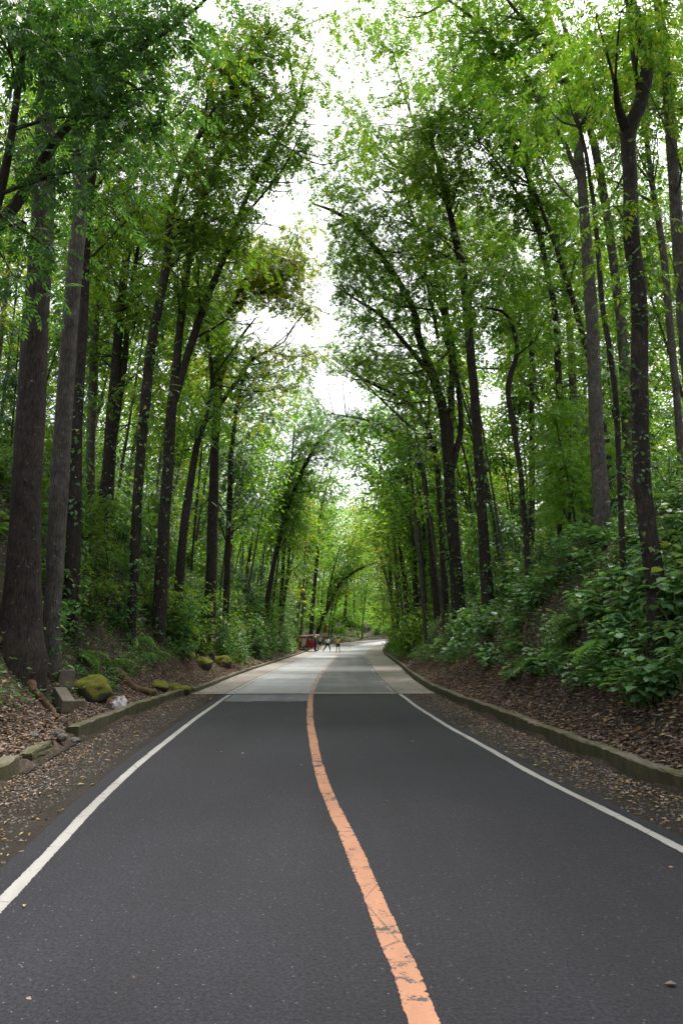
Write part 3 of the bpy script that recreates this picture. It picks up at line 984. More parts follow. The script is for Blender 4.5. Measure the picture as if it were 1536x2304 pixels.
traced('arching_tree', 'low arching trunk on the right whose leafy tip closes the bottom of the sky gap', 46,
       [(984, 1395, 17), (975, 1290, 15), (962, 1150, 13), (947, 1047, 12), (919, 1000, 10), (869, 961, 8), (810, 942, 6), (745, 930, 3)], t0=0.55, bias=(-.6, 0, 0), dens=1.5, mat='leaf_dark',
       blobs=((800, 955, 46, 1.6, 16), (860, 930, 46, 1.5, 12), (740, 945, 47, 1.2, 8)))
traced('arching_tree', 'slim trunk arching left under the multi-stemmed tree toward the road', 40,
       [(1004, 1390, 17), (996, 1250, 15), (988, 1110, 13), (976, 1008, 12), (940, 930, 10), (890, 890, 8), (832, 862, 6), (778, 832, 3)], [[(962, 980, 6), (962, 875, 6), (919, 836, 5), (870, 810, 3)]], t0=0.5, bias=(-.6, 0, 0), dens=1.4, mat='leaf_mid')
traced('slender_tree', 'pair of straight trunks at the inside of the far bend on the right verge', 84,
       [(886, 1440, 9), (882, 1370, 8), (878, 1300, 8), (872, 1215, 6), (864, 1165, 5), (822, 1145, 3)], [[(886, 1420, 5), (898, 1380, 6), (892, 1290, 6), (884, 1190, 4)]], t0=0.55, mat='leaf_lime', per=9, leaf=.45, spray=False, dens=1.2, seg=8, bmat='bark_grey',
       blobs=((850, 1115, 84, 2.2, 22), (820, 1150, 84, 1.6, 14), (880, 1110, 84, 1.8, 14)))
traced('slender_tree', 'dark trunk leaning left behind the pair at the bend', 72,
       [(918, 1425, 9), (912, 1340, 9), (900, 1240, 8), (880, 1140, 7), (850, 1070, 5), (815, 1030, 3)], t0=0.5, mat='leaf_lime', per=9, leaf=.5, spray=False, dens=1.3, seg=8, bias=toL,
       blobs=((795, 985, 70, 2.0, 14), (765, 1020, 70, 2.0, 14), (800, 1060, 72, 2.2, 14), (770, 1095, 72, 2.0, 12), (830, 1110, 72, 2, 10), (830, 1030, 71, 2, 10)))
traced('slender_tree', 'upright twin-stem trunk in the right verge thicket left of the multi-stemmed tree', 58,
       [(940, 1410, 11), (936, 1330, 10), (930, 1220, 10), (916, 1090, 8), (890, 990, 6), (850, 920, 3)], [[(938, 1380, 7), (954, 1280, 7), (950, 1160, 6), (930, 1040, 4)]], t0=0.45, mat='leaf_lime', per=10, leaf=.42, spray=False, dens=1.3, seg=8, bias=toL)
traced('slender_tree', 'thin straight trunk standing alone beyond the far bend left of the second arrow sign', 128,
       [(797, 1428, 4), (797, 1350, 4), (798, 1270, 3), (800, 1190, 2)], t0=0.6, mat='leaf_lime', per=8, leaf=.55, spray=False, seg=6, bmat='bark_grey')
traced('slender_tree', 'thin straight trunk beyond the far bend directly behind the second arrow sign', 134,
       [(814, 1424, 4), (814, 1350, 4), (813, 1280, 3), (815, 1180, 2)], t0=0.6, mat='leaf_lime', per=8, leaf=.55, spray=False, seg=6, bmat='bark_grey')
traced('slender_tree', 'dark trunk between the two arrow signs at the outer side of the bend', 122,
       [(773, 1425, 7), (776, 1380, 6), (780, 1310, 5), (786, 1220, 3)], t0=0.5, mat='leaf_mid', per=8, leaf=.55, spray=False, seg=6)

# --- overhanging near bough: its tree stands left of the picture
st = [px_stem([(-260, 1500, 70), (-240, 1000, 60), (-160, 700, 50), (-60, 560, 34), (30, 470, 27), (120, 325, 22), (205, 220, 19), (300, 120, 15), (390, 55, 11), (480, -20, 7)], 11.5, -1.0)]
st.append([[at(-30, 535, 10.9), at(0, 440, 10.5), at(30, 300, 10.4), at(55, 120, 10.5), at(80, -60, 11)], [.09, .075, .06, .05, .03]])
make_tree('tall_tree', 'dark near tree whose long bough crosses the upper left corner diagonally', 'tree', st, mat='leaf_dark', t0=[0.7, 0.3], dens=1.0, blen=1.2, csz=0.32, per=8, leaf=0.3, sub=1, seg=12, fillable=False,
          blobs=((150, 180, 10.4, .75, 14), (230, 260, 10.2, .7, 14), (310, 200, 10.2, .75, 16), (330, 90, 10.2, .75, 16), (400, 120, 10, .5, 8), (60, 500, 10.6, .55, 10), (130, 400, 10.4, .6, 12),
                 (220, 380, 10.2, .45, 8), (30, 620, 10.6, .35, 5), (110, 560, 10.4, .3, 4), (260, 40, 10.3, .8, 14), (80, 60, 10.5, .7, 12), (420, 20, 10, .6, 10), (20, 330, 10.6, .45, 6), (180, 80, 10.4, .7, 12)), use_gap=True)
#TREES_END


# --- background forest, generated
def fill_tree(x, y, H, lean, r, mat, bmat, t0, label, group, far, cname='forest_tree', dens=1.0):
    g = gz(x, y)
    az = R.uniform(-0.35, 0.35)
    dirx = lean
    pts, rad = [], []
    k = 6
    bow = R.uniform(-0.5, 0.5)
    for i in range(k):
        t = i / (k - 1)
        pts.append((x + dirx * t ** 1.6 * H * 0.34 + bow * math.sin(3.1 * t) * .6, y + az * H * 0.25 * t + 0.4 * math.sin(4 * t + x), g - 0.3 + (H + .3) * t * (1 - 0.06 * abs(lean) * t)))
        rad.append(r * (1 - 0.8 * t ** 0.9))
    st = [(A(pts), A(rad))]
    if R.random() < 0.6:
        j = R.choice((2, 3))
        P0 = A(pts[j])
        q = A([R.uniform(-.5, .5) + lean * .4, R.uniform(-.4, .4), 1.1])
        Lf = H * 0.4
        st.append((A([P0, P0 + q * Lf * .5, P0 + q * Lf + A([q[0] * .8, 0, 0])]), A([rad[j] * .6, rad[j] * .4, .03])))
    near = y < 38
    return make_tree(cname, label, 'tree', st, mat=mat, bmat=bmat, t0=t0, dens=dens * (0.85 if far else 1.0), blen=3.2 if far else 2.8, csz=0.62 if far else 0.5, per=(9 if far else 9), leaf=(0.5 if far else 0.4) if not near else .36,
                     spray=near, group=group, seg=10 if near else 6, sub=2)


placed = [(15.5, -7.2)]


def far_enough(x, y, d):
    for a, b in placed:
        if (a - x) ** 2 + (b - y) ** 2 < d * d:
            return False
    placed.append((x, y))
    return True


for o in list(COL.objects):
    if o.type == 'EMPTY' and o.get('category') == 'tree':
        placed.append((o.location.x, o.location.y))

words_g = {0: 'slim', 1: 'stout'}
tries = 0
cnt = 0
while cnt < 150 and tries < 5000:
    tries += 1
    side = R.choice((-1, 1))
    s = R.uniform(15, 118) if R.random() < 0.8 else R.uniform(60, 120)
    u = side * (6.0 + 30 * R.random() ** 1.5)
    if s < 38 and abs(u) < 9.5:
        continue
    p = road_pt(A([s]), u)[0]
    if p[0] / max(p[1], 1) > 0.9 or p[0] / max(p[1], 1) < -0.9:
        continue
    if not far_enough(p[0], p[1], 2.3):
        continue
    cnt += 1
    edge = abs(u) < 10
    far = p[1] > 55
    lean = -side * (R.uniform(0.4, 0.95) if edge else R.uniform(0.0, 0.6))
    H = R.uniform(16, 21) if edge else R.uniform(17, 24)
    for q in range(3):
        tx, ty = proj(A([p[0] + lean * H * .34, p[1], p[2] + 2 + H * .94]))
        if ty < 1120 and 660 < tx < 870:
            lean *= .55
            H *= .93
    r = R.uniform(0.10, 0.2)
    grp = ('left' if side < 0 else 'right')
    zone = 'edge' if edge else 'deep'
    dz_ = 'far' if far else 'mid'
    lab = {('left', 'edge', 'far'): 'slender tree of the far row leaning over the road from the left verge',
           ('left', 'edge', 'mid'): 'slender tree near the left verge leaning over the road behind the front trunks',
           ('left', 'deep', 'far'): 'upright slim tree deep in the distant forest on the left slope',
           ('left', 'deep', 'mid'): 'upright slim tree up the left slope behind the front row of trunks',
           ('right', 'edge', 'far'): 'slender tree of the far row leaning over the road from the right verge',
           ('right', 'edge', 'mid'): 'slender tree near the right verge leaning over the road behind the front trunks',
           ('right', 'deep', 'far'): 'upright slim tree deep in the distant forest on the right slope',
           ('right', 'deep', 'mid'): 'upright slim tree up the right bank behind the front row of trunks'}[(grp, zone, dz_)]
    fill_tree(p[0], p[1], H, lean, r, R.choice(('leaf_mid', 'leaf_mid', 'leaf_lime', 'leaf_lime', 'leaf_yellow' if R.random() < .5 else 'leaf_dark')), R.choice(('bark', 'bark_grey')), R.uniform(0.3, 0.5), lab,
              f'{"far" if far else "nearer"} {"verge" if edge else "forest"} trees on the {grp} side', far)
cnt = 0
tries = 0
while cnt < 44 and tries < 3000:
    tries += 1
    side = 1 if tries % 3 else -1
    s = R.uniform(30, 85)
    u = side * R.uniform(6.3, 15)
    p = road_pt(A([s]), u)[0]
    if not far_enough(p[0], p[1], 1.5):
        continue
    cnt += 1
    fill_tree(p[0], p[1], R.uniform(13, 18), -side * R.uniform(.2, .7), R.uniform(.055, .1), R.choice(('leaf_mid', 'leaf_lime')), R.choice(('bark', 'bark_grey')), .6,
              'pole-thin young tree among the right verge trunks' if side > 0 else 'pole-thin young tree among the left verge trunks', 'pole-thin trees on the right verge' if side > 0 else 'pole-thin trees on the left verge', True, cname='slender_tree', dens=.6)
cnt = 0
tries = 0
while cnt < 46 and tries < 3000:
    tries += 1
    x, y = R.uniform(-34, 46), R.uniform(122, 185)
    S, U = su([x], [y])
    if U[0] > -7.5 or not far_enough(x, y, 3.0):
        continue
    cnt += 1
    fill_tree(x, y, R.uniform(18, 25), R.uniform(-.3, .3), R.uniform(.14, .22), R.choice(('leaf_lime', 'leaf_lime', 'leaf_mid', 'leaf_yellow')), 'bark_grey', R.uniform(.25, .5),
              'tall tree in the forest closing the view beyond the bend', 'forest trees beyond the bend', True, dens=1.1)

# mostly unseen trees added beside and behind the camera to shade the near road
cnt = 0
tries = 0
while cnt < 13 and tries < 2000:
    tries += 1
    side = R.choice((-1, 1))
    p = road_pt(A([R.uniform(-14, 12)]), side * R.uniform(5.8, 13))[0]
    if p[1] > 2 and abs(p[0]) / p[1] < 0.75 or not far_enough(p[0], p[1], 2.4):
        continue
    cnt += 1
    fill_tree(p[0], p[1], R.uniform(19, 24), -side * R.uniform(.5, 1.0), R.uniform(.16, .25), R.choice(('leaf_mid', 'leaf_dark')), 'bark', .45,
              'tall verge tree added mostly out of view to shade the nearest road', 'added shade trees beside the camera', True, dens=1.3)

# close the roof: boughs are added to the nearest trees wherever the leaf cover seen from the road is thin
CELL = 32
NX, NY = 48, 44


def cell_of(P):
    px, py = proj(P)
    return np.floor(px / CELL).astype(int), np.floor(py / CELL).astype(int)


for r in TREES:
    cull(r)
cov = np.zeros((NY, NX))


def add_cov(P, per, leaf, csz, spray):
    px, py = proj(P)
    dist = np.maximum(np.linalg.norm(P - A([0, 0, CAMZ]), axis=1), 3)
    area = per * leaf * leaf * (0.22 if spray else 0.16) * (1536 / dist) ** 2 / CELL ** 2
    rp = csz * 1536 / dist * 0.8
    for k in range(6):
        a = k * 1.05
        q = 0 if k == 0 else 1
        x = np.floor((px + q * rp * math.cos(a)) / CELL).astype(int)
        y = np.floor((py + q * rp * 0.6 * math.sin(a)) / CELL).astype(int)
        ok = (x >= 0) & (x < NX) & (y >= 0) & (y < NY)
        np.add.at(cov, (y[ok], x[ok]), area[ok] / 6)


stems_pts = []
for k, r in enumerate(TREES):
    if len(r['cc']):
        add_cov(A(r['cc']), r['per'], r['leaf'], r['csz'], r['spray'])
    if not r['fillable']:
        continue
    for (C, rr, L) in r['sm']:
        q = C[int(len(C) * .35):: 3]
        stems_pts.append(np.c_[q, np.full(len(q), k), np.full(len(q), rr[-1])])
SPT = np.vstack(stems_pts)
spx, spy = proj(SPT[:, :3])
ok = (SPT[:, 1] > 13) & (spx > -200) & (spx < 1736) & (spy > -400)
ok &= ~in_gap(SPT[:, :3], 10)
SPT, spx, spy = SPT[ok], spx[ok], spy[ok]
used = np.zeros(len(SPT))
dapple = rng.normal(0, 1, (NY + 4, NX + 4))
dapple = sum(dapple[i:i + NY, j:j + NX] for i in range(3) for j in range(3)) / 3
added = 0
for it in range(5):
    cells = [(y, x) for y in range(NY) for x in range(NX)]
    R.shuffle(cells)
    for (y, x) in cells:
        py, px = (y + R.random()) * CELL, (x + R.random()) * CELL
        want = COVER * (1 + 0.8 * dapple[y, x])
        want *= 0.74 if py < 420 else (1.7 if abs(px - 768) > 330 and py > 480 else 1.15)
        if cov[y, x] > want:
            continue
        d2 = ((spx - px) ** 2 + ((spy - py) * 1.0) ** 2) ** .5 + np.where(spy < py - 40, 120, 0) + rng.uniform(0, 70, len(spx)) + np.abs(SPT[:, 1] - (75 if 600 < px < 900 and py > 880 else 34 if 430 < px < 1060 else 44)) * 1.0 + np.where((SPT[:, 1] < 26) & (py > 230) & (abs(px - 745) > 300), 260, 0)
        d2 = d2 + used
        j = int(np.argmin(d2))
        if d2[j] > 420:
            continue
        r = TREES[int(SPT[j, 3])]
        Yd = SPT[j, 1] + R.uniform(-2.2, 2.2)
        c = at(px, py, Yd)
        if in_gap(c[None], 8)[0] or c[2] < gz(c[0], c[1]) + 1.5:
            continue
        n = 3 if Yd < 50 else 4
        P = c + rng.normal(0, 1, (n, 3)) * A([.55, .7, .3]) * (1 if Yd < 50 else 1.6)
        P = P[clear_road(P) & ~in_gap(P, 6)]
        if len(P) < 2:
            continue
        s0 = SPT[j, :3]
        L = np.linalg.norm(c - s0)
        if L > (10 if Yd > 55 else (9 if py < 380 else 7)):
            continue
        rb = 0.012 + 0.008 * L
        BC, br = smooth_path([s0, s0 * .5 + c * .5 + A([0, 0, -.12 * L]) + rng.normal(0, .08 * L, 3), c], [rb, rb * .6, rb * .2], 8)
        r['tb'].add(BC, br, 4)
        if L > 2.5:
            P = np.vstack([P, BC[5] + rng.normal(0, .25, 3)])
        r['cc'] += list(P)
        add_cov(P, r['per'], r['leaf'], r['csz'], r['spray'])
        added += 1
        used[max(0, j - 1):j + 2] += 45
print('boughs added', added, 'clusters', sum(len(r['cc']) for r in TREES))
for r in TREES:
    finish_tree(r)

# ------------------------------------------------------------------ undergrowth
def copy_tree(o, parent=None):
    c = o.copy()
    COL.objects.link(c)
    c.parent = parent
    for ch in o.children:
        copy_tree(ch, c)
    return c


def proto_broadleaf(k):
    root = empty('broadleaf_shrub', (0, 0, 0))
    tb = Tubes()
    P, D, NR, L = [], [], [], []
    for i in range(R.randint(9, 14)):
        a = R.uniform(0, 6.283)
        d = A([math.cos(a) * R.uniform(.1, .6), math.sin(a) * R.uniform(.1, .6), 1.0])
        h = R.uniform(0.35, 1.05)
        b = A([math.cos(a) * R.uniform(0, .25), math.sin(a) * R.uniform(0, .25), -0.1])
        e = b + d * h
        tb.add([b, b + d * h * .5 + A([0, 0, .03]), e], [.012, .009, .004], 5)
        for q in range(R.randint(4, 7)):
            t = R.uniform(.45, 1)
            p = b + d * h * t
            aa = R.uniform(0, 6.283)
            ld = A([math.cos(aa), math.sin(aa), R.uniform(-.25, .25)]) + d * .15
            pe = p + norm(ld) * R.uniform(.06, .14)
            tb.add([p, p * .5 + pe * .5 + A([0, 0, .01]), pe], [.004, .003, .002], 3)
            P.append(pe)
            D.append(ld + A([0, 0, -.3]))
            NR.append(A([0, 0, 1]) + norm(ld) * .25 + rng.normal(0, .15, 3))
            L.append(R.uniform(.18, .33) * (1 if k % 2 == 0 else .8))
    tb.build('stem', M['leaf_fern'], root)
    P, D, NR, L = A(P), A(D), norm(A(NR)), A(L)
    V, F = stamp(T_BROAD, P, D, NR, L, L * 0.95)
    mesh_np('foliage', V, F, M['leaf_broad'], smooth=True, parent=root)
    return root


def proto_fern(k):
    V, F = [], []
    P, D, NR, L = [], [], [], []
    for i in range(R.randint(10, 15)):
        a = R.uniform(0, 6.283)
        o = A([math.cos(a), math.sin(a), 0])
        sd = A([-math.sin(a), math.cos(a), 0])
        ln = R.uniform(.6, 1.15)
        rise = R.uniform(.5, 1.1)
        m = 15
        for j in range(1, m + 1):
            t = j / m
            p = o * ln * t * .9 + A([0, 0, ln * (rise * t - 1.0 * t * t)])
            tg = norm(o * .9 + A([0, 0, rise - 2.0 * t]))
            pl = ln * .24 * math.sin(math.pi * min(1, .12 + t * .88)) ** .8 + .02
            for sg in (1, -1):
                P.append(p)
                D.append(sd * sg + tg * .45 + A([0, 0, -.12]))
                NR.append(np.cross(tg, sd) * (1 if np.cross(tg, sd)[2] > 0 else -1) + rng.normal(0, .1, 3))
                L.append(pl)
    P, D, NR, L = A(P), A(D), norm(A(NR)), A(L)
    V, F = stamp(T_LEAF, P, D, NR, L, L * .3)
    return mesh_np('fern', V, F, M['leaf_fern'], smooth=False)


def proto_bush(k, mat='leaf_bush', hh=1.5, n=420, ll=.17, name='leafy_bush'):
    root = empty(name, (0, 0, 0))
    tb = Tubes()
    cc = []
    for i in range(9):
        a = R.uniform(0, 6.283)
        sp = R.uniform(.1, .75)
        h = hh * R.uniform(.5, 1.05)
        e = A([math.cos(a) * sp * h * .7, math.sin(a) * sp * h * .7, h])
        C, rr = smooth_path([(0, 0, -.15), e * .5 + A([0, 0, .1]), e], [.018, .012, .004], 7)
        tb.add(C, rr, 4)
        for q in (2, 3, 4, 5, 6):
            cc.append(C[q] + rng.normal(0, .12, 3))
            cc.append(C[q] + rng.normal(0, .22, 3))
    tb.build('stem', M['bark'], root)
    cc = A(cc)
    P = cc[rng.integers(0, len(cc), n)] + rng.normal(0, .17, (n, 3)) * A([1, 1, .6])
    P[:, 2] = np.abs(P[:, 2])
    l = ll * rng.uniform(.6, 1.35, n)
    V, F = stamp(T_LEAF, P, rand_dirs(n, -.2, .35), rand_norm(n, .45), l, l * .48)
    mesh_np('foliage', V, F, M[mat], smooth=False, parent=root)
    return root


def proto_strap(k):
    P = []
    V, F = [], []
    n0 = 0
    for i in range(26):
        a = R.uniform(0, 6.283)
        o = A([math.cos(a), math.sin(a), 0])
        sd = A([-math.sin(a), math.cos(a), 0])
        ln = R.uniform(.8, 1.5)
        up = R.uniform(.7, 1.6)
        m = 7
        for j in range(m + 1):
            t = j / m
            c = o * ln * t * .75 + A([0, 0, ln * (up * t - .95 * t * t)])
            w = .035 * (1 - t ** 2.5) + .002
            V += [c - sd * w, c + A([0, 0, -.012]), c + sd * w]
            if j:
                b = n0 + (j - 1) * 3
                F += [[b, b + 1, b + 4, b + 3], [b + 1, b + 2, b + 5, b + 4]]
        n0 += (m + 1) * 3
    return mesh_np('strap_leaf_plant', A(V), [A(F)], M['leaf_fern'], smooth=True)


def proto_sapling(k):
    H = R.uniform(3.0, 7.0)
    l = R.uniform(-.6, .6)
    P = [(0, 0, -.2), (l * .25, .1, H * .33), (l * .5, -.1, H * .66), (l * 1.1, .1, H)]
    rt = make_tree('sapling', 'x', 'sapling', [(A(P, float), A([.045, .035, .024, .008]))], mat=('leaf_lime', 'leaf_mid', 'leaf_bush', 'leaf_dark')[k % 4], t0=.22, dens=2.0, blen=1.25, csz=.3, per=8, leaf=.3, spray=True, seg=6, mask=False, sub=1, upb=.3)
    return rt


def in_view(x, y):
    return y > 3 and abs(x) / y < 0.62


def scatter(protos, n, srange, urange, side, scale, label, cat, group, minu=0, tilt=0.1, pw=1.0):
    k = 0
    out = []
    tr = 0
    while k < n and tr < n * 30:
        tr += 1
        s = R.uniform(*srange)
        u = side * (urange[0] + (urange[1] - urange[0]) * R.random() ** pw)
        p = road_pt(A([s]), u)[0]
        if not in_view(p[0], p[1]) or (side < 0 and s < 18.5 and abs(u) < 8.6) or (97 < p[1] < 122 and -4 < p[0] < 9):
            continue
        pr = protos[k % len(protos)]
        o = copy_tree(pr)
        put(o, p[0], p[1], R.uniform(*scale), tilt)
        lab = label(p) if callable(label) else label
        tag(o, lab, cat, group)
        out.append(o)
        k += 1
    return out


def put(o, x, y, sc=1.0, tilt=0.1, rz=None, sink=0.05):
    o.location = (x, y, gz(x, y) - sink)
    o.rotation_euler = (R.uniform(-tilt, tilt), R.uniform(-tilt, tilt), R.uniform(0, 6.283) if rz is None else rz)
    o.scale = (sc, sc, sc * R.uniform(.9, 1.1))


def drop(o):
    for c in list(o.children):
        bpy.data.objects.remove(c)
    bpy.data.objects.remove(o)


BL = [proto_broadleaf(k) for k in range(4)]
FE = [proto_fern(k) for k in range(3)]
BU = [proto_bush(k) for k in range(4)]
BUM = [proto_bush(k, 'leaf_mid', 1.7, 420, .19) for k in range(2)]
BUL = [proto_bush(k, 'leaf_lime', 1.3, 420, .2) for k in range(2)]
SA = [proto_sapling(k) for k in range(8)]
STP = [proto_strap(k) for k in range(2)]


def lab_b(p):
    q = proj(p)
    near = 'beside the thick forked trunk' if q[0] > 1360 else ('below the pale-spotted trunk' if q[0] > 1200 else 'near the straight dark trunk')
    return f'pale green broad-leaved shrub on the right bank {near}'


def lab_side(what, side, spots):
    def f(p):
        y = p[1]
        k = 0 if y < 20 else 1 if y < 34 else 2 if y < 60 else 3
        return f'{what} on the {side} bank {spots[k]}'
    return f


SPL = ('around the feet of the big left trunks', 'below the two-stemmed sweeping tree', 'near the arching slim trunk', 'in the distance before the tricycle')
SPR = ('around the thick forked trunk', 'below the pale-spotted trunk', 'around the multi-stemmed arching tree', 'in the distance before the bend')
scatter(BL, 58, (10, 22), (5.3, 8.6), 1, (.55, .9), lab_b, 'shrub', 'broad-leaved shrubs on the right bank')
scatter(BL, 42, (20, 36), (5.6, 9.5), 1, (.6, 1.05), lab_b, 'shrub', 'broad-leaved shrubs on the right bank')
scatter(BL, 26, (13, 34), (6.4, 11), -1, (.6, 1.0), lab_side('broad-leaved shrub', 'left', SPL), 'shrub', 'broad-leaved shrubs on the left bank')
scatter(FE, 60, (14, 40), (5.7, 11), -1, (.7, 1.4), lab_side('arching feathery fern', 'left', SPL), 'fern', 'ferns on the left bank')
scatter(FE, 14, (13, 40), (5.6, 8.5), 1, (.7, 1.2), lab_side('arching feathery fern', 'right', SPR), 'fern', 'ferns on the right bank')
scatter(BU + BUM, 90, (19, 60), (6.2, 16), -1, (.6, 1.3), lab_side('dense dark leafy bush', 'left', SPL), 'bush', 'leafy bushes on the left bank', pw=1.5)
scatter(BU + BUM, 56, (16, 60), (7.2, 17), 1, (.5, 1.15), lab_side('dense leafy bush', 'right', SPR), 'bush', 'leafy bushes on the right bank', pw=1.5)
scatter(BU + BUM, 40, (28, 62), (5.0, 7.5), -1, (.8, 1.6), lab_side('tall dark leafy bush', 'left', SPL), 'bush', 'leafy bushes on the left bank')
scatter(BU + BUM + BUL, 60, (45, 105), (5.3, 14), -1, (.9, 1.9), lab_side('light green leafy bush', 'left', SPL), 'bush', 'light leafy bushes on the left bank', pw=1.5)
scatter(BU + BUM + BUL, 40, (45, 100), (5.6, 14), 1, (.8, 1.6), lab_side('light green leafy bush', 'right', SPR), 'bush', 'light leafy bushes on the right bank', pw=1.5)
scatter(BUL, 34, (106, 150), (6.5, 22), -1, (.8, 1.8), 'bright lime bush behind the arrow signs at the outer bend', 'bush', 'bright bushes beyond the bend', pw=1.3)
for k in range(46):
    x, y = R.uniform(-6, 15), R.uniform(121.2, 131) if k % 3 else R.uniform(118.5, 121)
    Sx, Ux = su([x], [y])
    if Ux[0] > -5.6 or (abs(x - 4.5) < 1.0 and y < 122):
        continue
    o = copy_tree(BUL[k % 2])
    put(o, x, y, R.uniform(.7, 1.5))
    tag(o, 'bright lime bush behind the arrow signs at the outer bend', 'bush', 'bright bushes beyond the bend')
for k in range(18):
    p = road_pt(A([R.uniform(9.6, 13.5)]), R.uniform(5.35, 6.9))[0]
    o = copy_tree(BL[k % 4])
    put(o, p[0], p[1], R.uniform(.6, .95))
    tag(o, 'pale green broad-leaved shrub on the right bank beside the thick forked trunk', 'shrub', 'broad-leaved shrubs on the right bank')
scatter(SA, 60, (22, 75), (6.8, 24), -1, (.7, 1.2), lab_side('slim sapling with loose leaves', 'left', SPL), 'sapling', 'saplings on the left bank', tilt=.06)
scatter(SA, 60, (18, 75), (7.6, 24), 1, (.7, 1.2), lab_side('slim sapling with loose leaves', 'right', SPR), 'sapling', 'saplings on the right bank', tilt=.06)
scatter(SA, 24, (75, 110), (6, 22), -1, (.9, 1.4), 'slim sapling in the far thicket behind the tricycle', 'sapling', 'saplings behind the tricycle', tilt=.06)
scatter(SA, 24, (70, 105), (6, 22), 1, (.9, 1.4), 'slim sapling in the far thicket inside the bend', 'sapling', 'saplings inside the bend', tilt=.06)
for (px, py, Y, sc, lab) in ((20, 960, 24, 1.3, 'long strap-leaved plant high on the left slope behind the massive trunk'), (1490, 930, 20, 1.0, 'long strap-leaved plant on the high right bank by the slim grey trunk'),
                             (1265, 1250, 22, .9, 'strap-leaved plant drooping among shrubs below the leaning thin trunk')):
    q = at(px, py, Y)
    o = copy_tree(STP[0] if sc > 1 else STP[1])
    put(o, q[0], q[1], sc)
    if q[2] > o.location.z + 1.5:
        o.location.z = gz(q[0], q[1])
    tag(o, lab, 'plant')
for l_ in (BL, FE, BU, BUM, BUL, SA, STP):
    for o in l_:
        drop(o)


# ---- stuff: low ground cover, leaf litter
def on_ground(S, U):
    p = road_pt(S, U)
    z = ground(p[:, 0], p[:, 1])
    return np.c_[p[:, 0], p[:, 1], z]


def cover(name, n, srange, ur, size, mat, clump=9, hmax=.25):
    nc = n // clump
    S = srange[0] + (srange[1] - srange[0]) * rng.random(nc) ** 1.35
    W = ur[0] + (ur[1] - ur[0]) * rng.random(nc) ** 1.3
    U = np.where(rng.random(nc) < .5, -1, 1) * W
    P = on_ground(S, U)
    P = np.repeat(P, clump, 0) + np.c_[rng.normal(0, .16, (nc * clump, 2)), rng.uniform(0.02, hmax, nc * clump)]
    S2, U2 = su(P[:, 0], P[:, 1])
    ok = (np.abs(U2) > 5.2) & ~((U2 < 0) & (S2 < 18) & (U2 > -8) & (rng.random(len(S2)) < .85)) & (np.abs(P[:, 0]) / np.maximum(P[:, 1], 1) < .65)
    P = P[ok]
    m = len(P)
    l = size * rng.uniform(.6, 1.4, m)
    V, F = stamp(T_LEAF, P, rand_dirs(m, .15, .4), rand_norm(m, .4), l, l * .5)
    return kind(mesh_np(name, V, F, M[mat], smooth=False), 'stuff')


cover('ground_cover', 150000, (12, 60), (5.5, 18), .12, 'leaf_bush', 9, .3)
cover('ground_cover', 60000, (50, 120), (5.2, 34), .26, 'leaf_bush', 9, .5)


def woods(n):
    x = rng.uniform(-45, 60, n)
    y = 127 + 62 * rng.random(n) ** 1.1
    S, U = su(x, y)
    ok = U < -7
    x, y = x[ok], y[ok]
    z = ground(x, y)
    h = (2.5 + 24 * smoothstep(128, 160, y)) * rng.random(len(x)) ** 1.3
    P = np.repeat(np.c_[x, y, z + h], 14, 0) + rng.normal(0, 1, (len(x) * 14, 3)) * A([.9, .9, .5])
    m = len(P)
    l = .55 * rng.uniform(.6, 1.4, m)
    V, F = stamp(T_LEAF, P, rand_dirs(m, -.1, .4), rand_norm(m, .45), l, l * .5)
    return kind(mesh_np('woods', V, F, M['leaf_lime'], smooth=False), 'stuff')


woods(15000)


def litter(name, n, srange, fU, size, lift=.012, tilt=.28, mat='litter'):
    S = srange[0] + (srange[1] - srange[0]) * rng.random(n) ** 1.3
    U = fU(n, S)
    P = on_ground(S, U)
    _, U2 = su(P[:, 0], P[:, 1])
    zr = road_z(S)
    P[:, 2] = np.maximum(P[:, 2], np.where(np.abs(U) < 4.2, zr - .01, -9)) + lift * rng.uniform(.4, 2.0, n)
    ok = np.abs(P[:, 0]) / np.maximum(P[:, 1], 1) < .62
    P = P[ok]
    n = len(P)
    l = size * rng.uniform(.5, 1.5, n)
    V, F = stamp(T_LEAF, P, rand_dirs(n, 0, .18), rand_norm(n, tilt), l, l * rng.uniform(.35, .6, n))
    return V, F


def multi(name, parts, mat):
    VV, FF, k = [], [], 0
    for V, F in parts:
        VV.append(V)
        FF.append(np.vstack(F) + k)
        k += len(V)
    return kind(mesh_np(name, np.vstack(VV), [np.vstack(FF)], M[mat], smooth=False), 'stuff')


multi('leaf_litter', [
    litter('', 60000, (5, 40), lambda n, S: KR(S) + .2 + np.abs(rng.normal(0, 1.1, n)), .085),
    litter('', 42000, (5, 40), lambda n, S: -KL(S) - .2 - np.abs(rng.normal(0, 1.3, n)), .085),
    litter('', 5500, (4, 30), lambda n, S: KR(S) - np.minimum(np.abs(rng.normal(0, .4, n)), 1.15), .055, .008, .15),
    litter('', 5500, (4, 30), lambda n, S: -KL(S) + np.minimum(np.abs(rng.normal(0, .4, n)), 1.15), .055, .008, .15),
    litter('', 9000, (38, 105), lambda n, S: np.where(rng.random(n) < .5, -KL(S) - .2 - np.abs(rng.normal(0, 1.2, n)), KR(S) + .2 + np.abs(rng.normal(0, 1.0, n))), .16),
    litter('', 46, (3.5, 22), lambda n, S: rng.uniform(-2.6, 2.8, n), .055, .012, .1)], 'litter')


M['stone'] = simple('stone_grey', (0.15, 0.13, 0.11), .85, nscale=9, var=.5)


